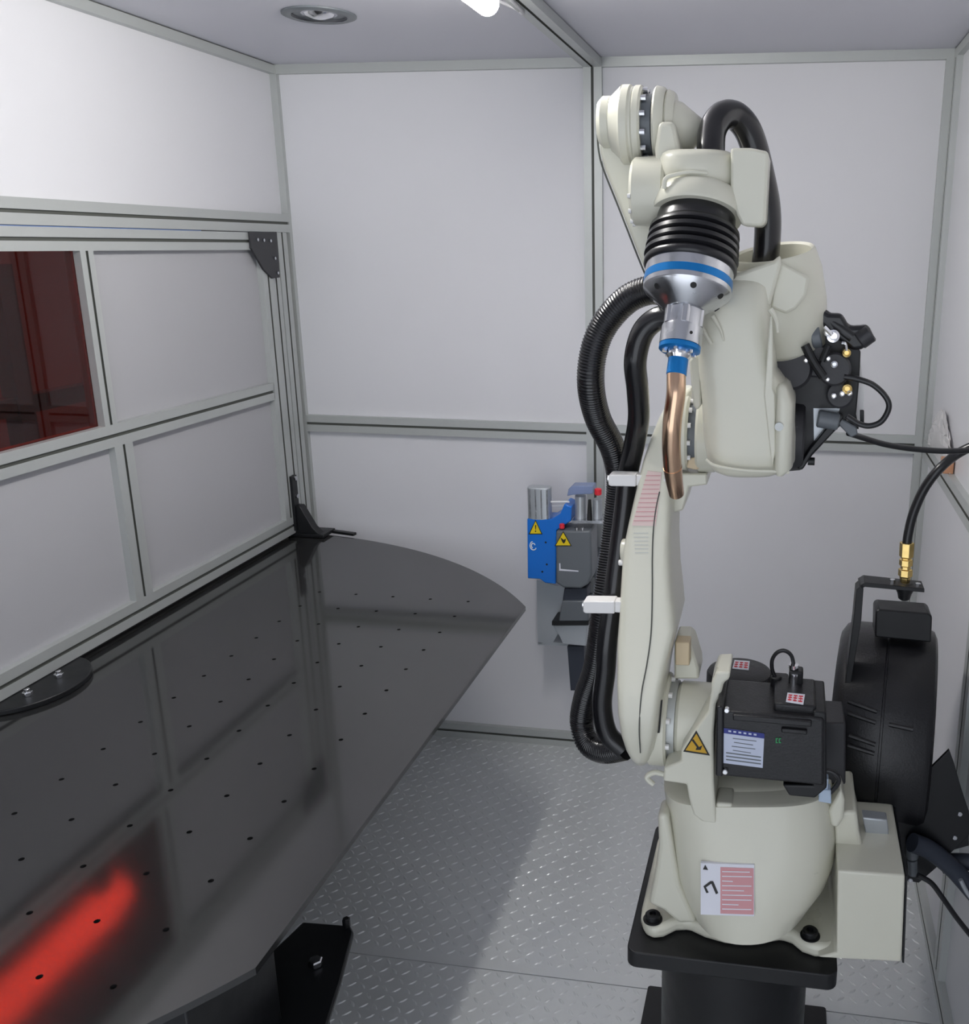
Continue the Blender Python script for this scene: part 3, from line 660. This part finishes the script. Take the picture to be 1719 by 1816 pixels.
# screw holes in the cone
ta = TU.orthogonal().normalized(); tb_ = TU.cross(ta)
vcam = (CAM-T0); vcam = (vcam-TU*vcam.dot(TU)).normalized(); vs = TU.cross(vcam)
for a in (-62, -8, 52, 110, 180, 240):
    mb = MB(); d = vcam*math.cos(math.radians(a))+vs*math.sin(math.radians(a)); q = T0+TU*tt(532)+d*.0500
    n_ = (d*.75+TU*.66).normalized(); mb.cyl(q-n_*.003, q+n_*.0006, .0042, n=14); mb.build('screw_hole', 'ink', fl_)
pr_ = []
mb = MB(); mb.lathe(T0, TU, [(tt(546), .0265), (tt(548), .0258), (tt(580), .0258), (tt(584), .0262)], 48); 
for a in (-70, -5, 55, 120, 180, 240):
    d = vcam*math.cos(math.radians(a))+vs*math.sin(math.radians(a)); mb.cyl(T0+TU*tt(540)+d*.0215, T0+TU*tt(582)+d*.0215, .0065, n=16)
mb.build('torch_body', 'steel', tor)
mb = MB(); mb.lathe(T0, TU, [(tt(582), .024), (tt(583), .0272), (tt(586), .0278), (tt(614), .0278), (tt(615), .026)], 48); cl_ = mb.build('torch_sleeve', 'steel', tor)
mb = MB(); q = T0+TU*tt(600)+(vcam*.9-vs*.43).normalized()*.0272; mb.cyl(q, q+(vcam*.9-vs*.43).normalized()*.001, .0022, n=10); mb.build('screw_hole', 'ink', cl_)
mb = MB(); mb.lathe(T0, TU, [(tt(614.5), .026), (tt(615), .0276), (tt(622), .0276), (tt(624), .0255), (tt(625), .017)], 48); br_ = mb.build('blue_ring', 'bluering', tor)
for k in range(6):
    mb = MB(); a = math.radians(60*k+15); d = vcam*math.cos(a)+vs*math.sin(a); q = T0+TU*tt(624)+d*.0200; mb.cyl(q-TU*.002, q+TU*.004, .0035, n=10); mb.build('screw', 'chrome', br_)
mb = MB(); mb.lathe(T0, TU, [(tt(622), .0165), (tt(632), .0165), (tt(637), .0135)], 36); mb.build('neck_collar', 'chrome', tor)
mb = MB(); mb.lathe(T0, TU, [(tt(633), .0128), (tt(634), .0134), (tt(664), .0134), (tt(665), .0125)], 36); mb.build('blue_sleeve', 'bluering', tor)
e0 = T0+TU*tt(664)
mb = MB(); mb.tube([e0-TU*.01, e0, S(1199, 700, -1.425), S(1193, 745, -1.425), S(1191, 790, -1.415), S(1193, 830, -1.398)], .0126, 28); nk = mb.build('copper_neck', 'copper', tor)
mb = MB(); mb.tube([S(1193, 828, -1.399), S(1196, 852, -1.385), S(1200, 875, -1.368)], .0132, 24, rf=lambda t: 1-.18*t); mb.build('nozzle', 'copper', tor)

# ------------------------------------------------------------------ hoses and conduits
def hose(name, pts, r, label, cat, m='conduit', rib=0, pitch=.005, group=None, n=18):
    mb = MB(); mb.tube([S(x, y, Y) for x, y, Y in pts], r, n, 8, rib, pitch); o = mb.build(name, m, None, smooth=80); return put(o, label, cat, group)
hose('wrist_hose', [(1262, 292, -1.31), (1261, 262, -1.30), (1264, 232, -1.285), (1278, 208, -1.27), (1300, 204, -1.25), (1321, 222, -1.24), (1336, 255, -1.235), (1350, 310, -1.235), (1361, 370, -1.235), (1361, 430, -1.235), (1354, 490, -1.23)], .0192, 'thick black hose looping from the robot wrist down into the upper arm', 'hose')
hose('cable_conduit', [(1180, 516, -1.20), (1150, 515, -1.19), (1112, 532, -1.185), (1075, 572, -1.18), (1054, 620, -1.18), (1048, 680, -1.175), (1060, 740, -1.14), (1087, 795, -1.11), (1098, 850, -1.10), (1092, 930, -1.11), (1083, 1000, -1.13), (1073, 1070, -1.15), (1065, 1130, -1.15), (1056, 1185, -1.14), (1040, 1232, -1.12), (1032, 1280, -1.115), (1044, 1318, -1.13), (1072, 1332, -1.15), (1110, 1326, -1.17)], .0222, 'wider ribbed black conduit bulging furthest left of the robot arm', 'conduit', rib=.0013, pitch=.0045, n=20)
hose('cable_conduit', [(1196, 562, -1.25), (1165, 566, -1.245), (1139, 592, -1.24), (1127, 640, -1.235), (1131, 690, -1.21), (1133, 740, -1.18), (1126, 785, -1.15), (1114, 840, -1.135), (1108, 900, -1.145), (1098, 980, -1.165), (1088, 1060, -1.19), (1078, 1130, -1.20), (1074, 1190, -1.20), (1068, 1250, -1.20), (1078, 1300, -1.20), (1105, 1328, -1.20)], .0175, 'narrower smooth black conduit lying nearest the robot arm', 'conduit')

# ------------------------------------------------------------------ wire feeder on the elbow
YW = -1.235
fd = thing('wire_feeder', S(1450, 680, YW), 'black wire feeder with small chrome fittings on the right of the robot elbow', 'wire feeder')
mb = MB(); mb.ext([(1371, 695), (1372, 650), (1387, 624), (1416, 608), (1448, 604), (1458, 575), (1500, 590), (1527, 623), (1525, 668), (1519, 735), (1524, 762), (1516, 760), (1505, 742), (1478, 768), (1441, 808), (1423, 834), (1406, 832), (1411, 780), (1411, 728), (1396, 704)], YW, YW+.022)
pt_ = mb.build('mounting_plate', 'black', fd, bevel=.002)
# window in the plate: brighter motor behind it seen through the strut opening
mb = MB(); mb.ext([(1443, 724), (1490, 724), (1486, 738), (1444, 782)], YW-.001, YW+.0005); mb.build('strut_opening', 'galv', pt_, smooth=0)
q = S(1467, 745, YW-.010)
mb = MB(); mb.cyl(S(1450, 742, YW-.014), S(1488, 748, YW-.014), .013, n=24, ch=.002); mb.build('feed_motor', 'dgrey', fd)
mb = MB(); mb.prism([S(x, y, YW-.018) for x, y in ((1488, 732), (1497, 740), (1478, 768), (1441, 806), (1425, 832), (1414, 832), (1436, 796))], (0, .02, 0)); mb.build('strut', 'black', fd, bevel=.002)
mb = MB(); mb.cyl(S(1404, 655, YW-.03), S(1404, 655, YW+.01), .030, n=32, ch=.004); mb.cyl(S(1447, 640, YW-.022), S(1447, 640, YW+.01), .024, n=28, ch=.003); mb.cyl(S(1480, 655, YW-.03), S(1480, 655, YW), .024, n=28, ch=.003); mb.cyl(S(1490, 700, YW-.022), S(1490, 700, YW), .020, n=28, ch=.003); mb.build('drive_roll_cover', 'bgrey', fd)
mb = MB(); mb.tube([S(x, y, YW-.035) for x, y in ((1428, 612), (1442, 640), (1460, 668))], .0065, 10); mb.tube([S(x, y, YW-.035) for x, y in ((1470, 612), (1458, 640))], .005, 10); mb.build('tension_lever', 'black', fd)
mb = MB(); mb.cyl(S(1438, 600, YW-.012), S(1456, 596, YW-.012), .017, n=24, ch=.002); mb.build('small_motor', 'dgrey', fd)
for x, y, r, mm in ((1430, 639, .0035, 'chrome'), (1469, 636, .0035, 'chrome'), (1480, 646, .005, 'steel'), (1468, 673, .003, 'chrome'), (1479, 702, .004, 'chrome'), (1478, 596, .009, 'chrome'), (1468, 590, .005, 'chrome'), (1503, 690, .007, 'brass'), (1494, 698, .004, 'chrome'), (1507, 697, .004, 'chrome'), (1502, 626, .006, 'brass'), (1378, 692, .004, 'brass')):
    q = S(x, y, YW-.034); mb = MB(); mb.lathe(q+Y_*.03, -Y_, [(0, r), (.032, r), (.033, r*.6), (.028, r*.5)], 16); mb.build('fitting', mm, fd)
mb = MB(); mb.tube([S(x, y, YW-.036) for x, y in ((1493, 608), (1500, 610), (1502, 622))], .002, 8); mb.tube([S(x, y, YW-.036) for x, y in ((1462, 580), (1470, 588), (1476, 594))], .003, 8); mb.build('gas_nipple', 'chrome', fd)
mb = MB(); mb.prism([S(x, y, YW-.01) for x, y in ((1446, 541), (1470, 556), (1495, 557), (1507, 579), (1529, 578), (1541, 576), (1554, 603), (1529, 620), (1512, 622), (1470, 590), (1446, 566))], (0, .028, 0)); hd = mb.build('cable_grip', 'rubber', fd, bevel=.006, seg=3)
mb = MB(); mb.tube([S(1425, 528, YW+.02), S(1448, 553, YW+.006), S(1480, 575, YW), S(1512, 598, YW-.002)], .011, 14); mb.build('feeder_hose', 'rubber', fd)
mb = MB(); mb.cyl(S(1524, 606, YW-.012), S(1546, 590, YW-.012), .013, n=20, ch=.002); mb.build('cable_plug', 'bgrey', fd)
mb = MB(); mb.prism([S(x, y, YW+.03) for x, y in ((1524, 630), (1534, 690), (1530, 742), (1512, 756), (1508, 740))], (0, .003, 0)); mb.build('guard_sheet', 'white', fd)
mb = MB(); mb.ext([(1492, 742), (1520, 758), (1522, 770), (1510, 776), (1486, 752)], YW-.006, YW+.014); mb.build('tail_fitting', 'dgrey', fd, bevel=.002)
mb = MB(); mb.ext(rect(1526, 728, 1533, 758), YW-.012, YW-.004); mb.build('cable_clip', 'black', fd, bevel=.001)
mb = MB(); q = S(1438, 818, YW-.004); mb.cyl(q-X*.004, q+X*.006, .006, n=12); mb.build('bolt', 'black', fd)
hose('feeder_cable', [(1497, 668, YW-.03), (1520, 672, YW-.03), (1548, 682, YW-.03), (1570, 702, YW-.03), (1577, 722, YW-.03), (1565, 746, YW-.03), (1545, 755, YW-.03), (1525, 752, YW-.03), (1502, 738, YW-.03)], .0042, 'thin black cable curling in a loop beside the wire feeder', 'cable', 'rubber')
hose('supply_cable', [(1505, 768, YW), (1530, 776, YW+.02), (1570, 788, YW+.04), (1620, 796, YW+.06), (1680, 800, YW+.07), (1740, 797, YW+.08), (1800, 790, YW+.09)], .0045, 'thin black cable running right from the wire feeder to the right wall', 'cable', 'rubber')

# ------------------------------------------------------------------ hose reel
YR = -.935
RC = S(1596, 1292, YR); xr0, xr1 = S(1491, 1292, YR-.17).x, S(1681, 1292, YR-.17).x
reel = thing('hose_reel', (RC.x, RC.y, RC.z-.19), 'large black drum hose reel standing behind the robot base near the right wall', 'hose reel')
rr = .197; wd = xr1-xr0
mb = MB(); mb.lathe((xr0, RC.y, RC.z), X, [(0, rr-.045), (.002, rr-.022), (.012, rr-.006), (.024, rr), (wd*.49, rr+.002), (wd*.495, rr-.002), (wd*.515, rr-.002), (wd*.52, rr+.002), (wd-.016, rr), (wd-.005, rr-.005), (wd, rr-.016), (wd, rr-.05)], 96)
dr = mb.build('drum', 'bmotor', reel, smooth=40)
def drumrib(pya, pyb, pxa, pxb):
    mb_ = MB(); f = lambda x, y: (S(x, y, YR-rr).x, S(x, y, YR-rr).z)
    pts = []
    for k in range(7):
        t = k/6; x, z = f(pxa+(pxb-pxa)*t, pya+(pyb-pya)*t); dz = z-RC.z; yy = RC.y-math.sqrt(max(rr*rr-dz*dz, 0)); pts.append((x, yy-.002, z))
    mb_.tube(pts, .0042, 8); mb_.build('drum_rib', 'bmotor', dr)
drumrib(1270, 1283, 1527, 1580); drumrib(1286, 1298, 1527, 1578); drumrib(1318, 1330, 1530, 1578); drumrib(1333, 1344, 1528, 1576); drumrib(1300, 1306, 1602, 1645)
from mathutils import Matrix as _M
rot = _M.Translation(RC) @ _M.Rotation(math.radians(-7), 4, 'Z') @ _M.Translation(-RC)
dr.data.transform(rot)
for ch in dr.children: ch.data.transform(rot)
mb = MB(); mb.ext([(1553, 1086), (1558, 1081), (1648, 1088), (1654, 1094), (1652, 1140), (1552, 1130)], YR-.055, YR+.0); mb.build('hose_outlet', 'black', reel, bevel=.003)
mb = MB(); mb.ext([(1519, 1046), (1526, 1040), (1532, 1044), (1528, 1100), (1510, 1210), (1503, 1300), (1500, 1400), (1494, 1400), (1492, 1300), (1500, 1205), (1514, 1100)], YR-.12, YR-.085)
arm_ = mb.build('side_arm', 'black', reel, bevel=.001)
mb = MB(); mb.ext([(1524, 1039), (1534, 1033), (1640, 1044), (1640, 1051), (1534, 1041), (1527, 1046)], YR-.110, YR-.070); mb.build('guide_bar', 'black', reel, bevel=.001)
for x, y in ((1497, 1212), (1495, 1266), (1492, 1276)):
    q = S(x, y, YR-.105); mb = MB(); mb.cyl(q+X*.006, q-X*.006, .0055, n=6); mb.build('bolt', 'chrome', arm_)
for x, y in ((1583, 1033), (1628, 1040)):
    q = S(x, y, YR-.09); mb = MB(); mb.cyl(q-Z*.003, q+Z*.006, .005, n=6); mb.build('bolt', 'chrome', reel)
q = S(1605, 1046, YR-.09)
mb = MB(); mb.lathe(q+Z*.014, -Z, [(0, .012), (.006, .017), (.014, .0155), (.020, .0125), (.030, .010), (.033, .006)], 24); mb.build('hose_stop', 'black', reel)
B0 = S(1605, 1034, YR-.09); B1 = S(1609, 962, YR-.09); bd_ = (B1-B0).normalized(); bl = (B1-B0).length
mb = MB()
mb.lathe(B0, bd_, [(0, .008), (bl*.16, .010), (bl*.18, .0125), (bl*.34, .0125), (bl*.36, .009), (bl*.45, .009)], 6)
mb.lathe(B0, bd_, [(bl*.42, .010), (bl*.44, .0118), (bl*.58, .0118), (bl*.60, .009), (bl*.64, .009)], 6)
mb.lathe(B0, bd_, [(bl*.62, .010), (bl*.66, .0125), (bl, .0125)], 6)
bf = put(mb.build('brass_coupling', 'brass', None, smooth=0, bevel=.0008), 'brass hose coupling standing above the drum reel', 'coupling')
hose('air_hose', [(1608, 980, YR-.09), (1611, 948, YR-.09), (1621, 908, YR-.09), (1640, 866, YR-.095), (1666, 832, YR-.10), (1700, 804, YR-.09), (1740, 785, YR-.10)], .0082, 'black air hose rising from the brass coupling to the right', 'hose', 'rubber')
# mounting foot of the reel
mb = MB()
mb.ext([(1572, 1440), (1684, 1330), (1692, 1352), (1706, 1400), (1719, 1440), (1724, 1476), (1700, 1500), (1660, 1540), (1630, 1566), (1608, 1562), (1590, 1535)], YR-.175, YR-.168)
mb.ext([(1600, 1480), (1719, 1470), (1719, 1500), (1610, 1530)], YR-.17, YR+.05)
ft = mb.build('mounting_foot', 'black', reel, bevel=.001)
for x, y in ((1595, 1531), (1703, 1445), (1694, 1487), (1615, 1562)):
    q = S(x, y, YR-.178); mb = MB(); mb.cyl(q, q+Y_*.006, .0045, n=12, ch=.001); mb.build('bolt', 'steel', ft)
mb = MB(); mb.cyl(S(1618, 1498, YR-.185), S(1618, 1520, YR-.185), .011, n=14); mb.cyl(S(1618, 1524, YR-.185), S(1620, 1550, YR-.185), .009, n=14); mb.build('inlet_fitting', 'dgrey', reel)
hose('corrugated_sleeve', [(1618, 1494, YR-.20), (1650, 1508, YR-.19), (1690, 1540, YR-.18), (1730, 1585, YR-.18)], .017, 'dark blue cable sleeve under the reel at the right edge', 'sleeve', 'darkblue')
hose('ground_cable', [(1628, 1552, YR-.20), (1652, 1566, YR-.20), (1672, 1592, YR-.20), (1696, 1626, YR-.20), (1726, 1664, YR-.20)], .0048, 'thin black cable dropping from the reel foot towards the right edge', 'cable', 'rubber')
hose('pale_hose', [(1704, 1560, YR-.2), (1714, 1580, YR-.2), (1728, 1600, YR-.2)], .004, 'short pale hose at the right edge beside the dark blue sleeve', 'hose', 'galv')
hose('corrugated_sleeve', [(1668, 1535, YR-.15), (1690, 1528, YR-.15), (1740, 1530, YR-.15)], .015, 'dark blue-grey sleeve leaving the picture at the right edge above the pale hose', 'sleeve', 'darkblue')
# posts on the right wall
q = SX(1690, 1380, 1.511)
trim((1.536, q.y-.03, .049), (1.536, q.y-.03, .996), Y_, X, wu=.03)

# ------------------------------------------------------------------ torch cleaning station by the back wall
YC = -.17
cs = thing('torch_cleaner', S(985, 1030, -.08), 'blue and grey torch cleaning unit mounted near the back wall left of the robot arm', 'torch cleaner')
mb = MB(); a = S(935, 919, YC); b = S(975, 919, YC); zt2 = S(955, 866, YC).z
mb.prism([(a.x+(b.x-a.x)*(.5+.5*math.copysign(abs(math.cos(t))**.5, math.cos(t))), YC+.02+.02*math.copysign(abs(math.sin(t))**.5, math.sin(t)), a.z-.005) for t in [2*PI*k/24 for k in range(24)]], (0, 0, zt2-a.z+.005))
mo = mb.build('air_motor', 'galv', cs, bevel=.002)
mb = MB()
for k in range(4): x = a.x+(b.x-a.x)*(.12+.25*k); mb.box((x, YC-.0015, a.z), (x+.004, YC+.002, zt2-.004))
mb.build('motor_rib', 'steel', mo)
mb = MB(); mb.ext([(935, 920), (978, 921), (994, 911), (1001, 894), (1014, 899), (1013, 924), (987, 941), (986, 1036), (967, 1034), (958, 1027), (936, 1026)], YC, YC+.075); bb_ = mb.build('housing', 'blue', cs, bevel=.0025); tagl(bb_, 'bright blue housing')
def tri(ax, ay, w, h, Y, par, sign):
    o = decal('warning_triangle', 'ink', [(ax, ay-1), (ax+w+1.3, ay+h+.6), (ax-w-1.3, ay+h+.6)], Y, par, .0006, 'yellow warning triangle')
    mb = MB(); mb.ext([(ax, ay+1.5), (ax+w-1, ay+h-.8), (ax-w+1, ay+h-.8)], Y-.0006, Y-.0002); mb.build('triangle_fill', 'yellow', o, smooth=0)
    mb = MB()
    if sign: mb.ext([(ax-1, ay+h*.35), (ax+1.2, ay+h*.35), (ax+.6, ay+h*.68), (ax-.5, ay+h*.68)], Y-.0012, Y-.0008); mb.ext([(ax-1, ay+h*.75), (ax+1, ay+h*.75), (ax+1, ay+h*.85), (ax-1, ay+h*.85)], Y-.0012, Y-.0008)
    else: mb.ext([(ax-5, ay+h*.40), (ax+1, ay+h*.58), (ax+5, ay+h*.48), (ax+4, ay+h*.7), (ax+1, ay+h*.85), (ax-2, ay+h*.7)], Y-.0012, Y-.0008)
    mb.build('sign', 'ink', o, smooth=0)
tri(950, 923, 11, 24, YC-.001, bb_, True)
mb = MB()
for r_, t0, t1 in ((.0095, 100, 330), (.0055, 20, 250)):
    c_ = S(946, 968, YC-.0008)
    mb.tube([(c_.x+r_*math.cos(math.radians(t0+(t1-t0)*k/10)), YC-.0004, c_.z+r_*1.3*math.sin(math.radians(t0+(t1-t0)*k/10))) for k in range(11)], .0015, 6)
mb.build('swirl_emblem', 'white', bb_)
for x, y in ((968, 962), (970, 1001), (962, 1014)): mb = MB(); q = S(x, y, YC-.0006); mb.cyl(q, q+Y_*.002, .003, n=10); mb.build('screw_hole', 'ink', bb_)
mb = MB(); mb.ext([(986, 942), (1048, 941), (1050, 1020), (1044, 1036), (1030, 1044), (1000, 1043), (986, 1034)], YC-.02, YC+.07); gm = mb.build('gear_unit', 'dgrey', cs, bevel=.006, seg=3)
tri(999, 943, 14, 25, YC-.0212, gm, False)
mb = MB(); mb.ext([(992, 999), (994, 999), (994.5, 1009), (1026, 1012), (1026, 1014), (992, 1012)], YC-.0206, YC-.0198); mb.build('white_mark', 'paper', gm, smooth=0)
mb = MB(); mb.ext([(1014, 923), (1068, 924), (1068, 929), (1014, 928)], YC-.01, YC+.06); mb.build('tray_plate', 'steel', cs)
for x0, x1, ya, yb_, r_ in ((1019, 1041, 924, 878, 0), (1051, 1069, 924, 884, 0)):
    q0 = S((x0+x1)/2, ya, YC+.02); q1 = S((x0+x1)/2, yb_, YC+.02); mb = MB(); mb.cyl(q0, q1, (x1-x0)/2/700*1.0, n=24, ch=.002); mb.build('clamp_cylinder', 'galv', cs)
mb = MB(); q0 = S(1046, 924, YC+.01); q1 = S(1046, 886, YC+.01); mb.cyl(q0, q1, .008, .004, 12); mb.build('cutter', 'ink', cs)
mb = MB(); mb.ext([(1006, 880), (1008, 868), (1014, 862), (1052, 862), (1052, 876), (1014, 878)], YC-.005, YC+.04); mb.build('clear_cap', 'bluecap', cs, bevel=.002)
mb = MB(); q = S(1061, 872, YC); mb.cyl(q-Z*.009, q+Z*.009, .010, n=20, ch=.002); mb.build('red_cap', 'redp', cs)
mb = MB(); mb.cyl(S(975, 890, YC+.02), S(1010, 890, YC+.02), .0028, n=10); mb.cyl(S(975, 897, YC+.03), S(1006, 897, YC+.03), .0022, n=10); mb.build('air_pipe', 'white', cs)
mb = MB(); q = S(997, 933, YC-.01); mb.cyl(q-Z*.007, q+Z*.007, .0075, n=18, ch=.002); mb.build('red_knob', 'redp', cs)
for x, y in ((1023, 938), (1033, 938)): mb = MB(); q = S(x, y, YC-.015); mb.cyl(q-Z*.004, q+Z*.004, .005, n=12); mb.build('bolt', 'chrome', cs)
mb = MB(); mb.ext([(952, 1030), (1002, 1042), (1002, 1103), (980, 1141), (954, 1141)], YC+.066, YC+.070)
mb.ext([(954, 1139), (1040, 1141), (1040, 1146), (954, 1144)], YC+.066, .015); sb = mb.build('mounting_sheet', 'galv', cs)
mb = MB(); mb.ext([(1001, 1043), (1041, 1043), (1041, 1066), (998, 1066)], YC, YC+.06); mb.build('valve_block', 'darkblue', cs, bevel=.003)
mb = MB(); mb.ext([(997, 1066), (1044, 1066), (1044, 1102), (991, 1102)], YC-.01, YC+.06); mb.build('oil_bottle_box', 'dgrey', cs, bevel=.003)
mb = MB(); mb.ext([(979, 1102), (1044, 1102), (1044, 1109), (979, 1109)], YC-.012, YC+.06); ty = mb.build('drip_tray', 'black', cs)
mb = MB(); mb.ext([(980, 1109), (1041, 1109), (1039, 1146), (998, 1142), (992, 1128)], YC, YC+.05); mb.build('waste_chute', 'galv', cs, bevel=.002)
mb = MB(); mb.ext([(1006, 1146), (1036, 1146), (1036, 1225), (1012, 1225)], YC+.02, YC+.05); mb.build('support_post', 'darkblue', cs, bevel=.002)
q = S(1050, 1000, -.07); mb = MB(); mb.box((atx(1040, 1000, -.07), YC+.068, q.z-.03), (.618, -.0005, q.z+.03)); mb.build('wall_bracket', 'dgrey', cs)

# ------------------------------------------------------------------ small things resting on the right wall rail
q = SX(1700, 782, 1.53)
bg_ = MB(); random.seed(4); n1, n2 = 26, 12; rs = []
for k in range(n2+1):
    v = k/n2; ring = []
    for i in range(n1):
        a = 2*PI*i/n1; rj = (.8+.35*random.random())*(1-v**2.2*.85)
        ring.append((1.517+.0085*max(-1, min(1, rj*math.cos(a)*1.4)), -.27+.17*rj*math.sin(a), 1.0475+.105*v*(1+.15*random.random()*(k > 0))))
    rs.append(ring)
bg_.rings(rs); put(bg_.build('plastic_bag', 'clear', None, smooth=0), 'crumpled clear plastic bag lying on the right wall rail', 'bag')
mb = MB(); mb.box((1.5, -.452, 1.0465), (1.523, -.408, 1.078)); put(mb.build('cardboard_piece', 'brown', None, bevel=.001), 'small brown card piece at the right edge beside the clear plastic bag', 'card')

# lamp in the workshop
mb = MB(); mb.lathe((lx.location.x, -1.6, OZ), Y_, [(0, .03), (.01, .060), (2.06, .060), (2.07, .03)], 24); mb.build('tube', 'outlamp', lx)
mb = MB(); mb.box((lx.location.x-.04, -1.55, OZ+.073), (lx.location.x+.04, .42, OZ+.11)); mb.build('lamp_housing', 'white', lx)
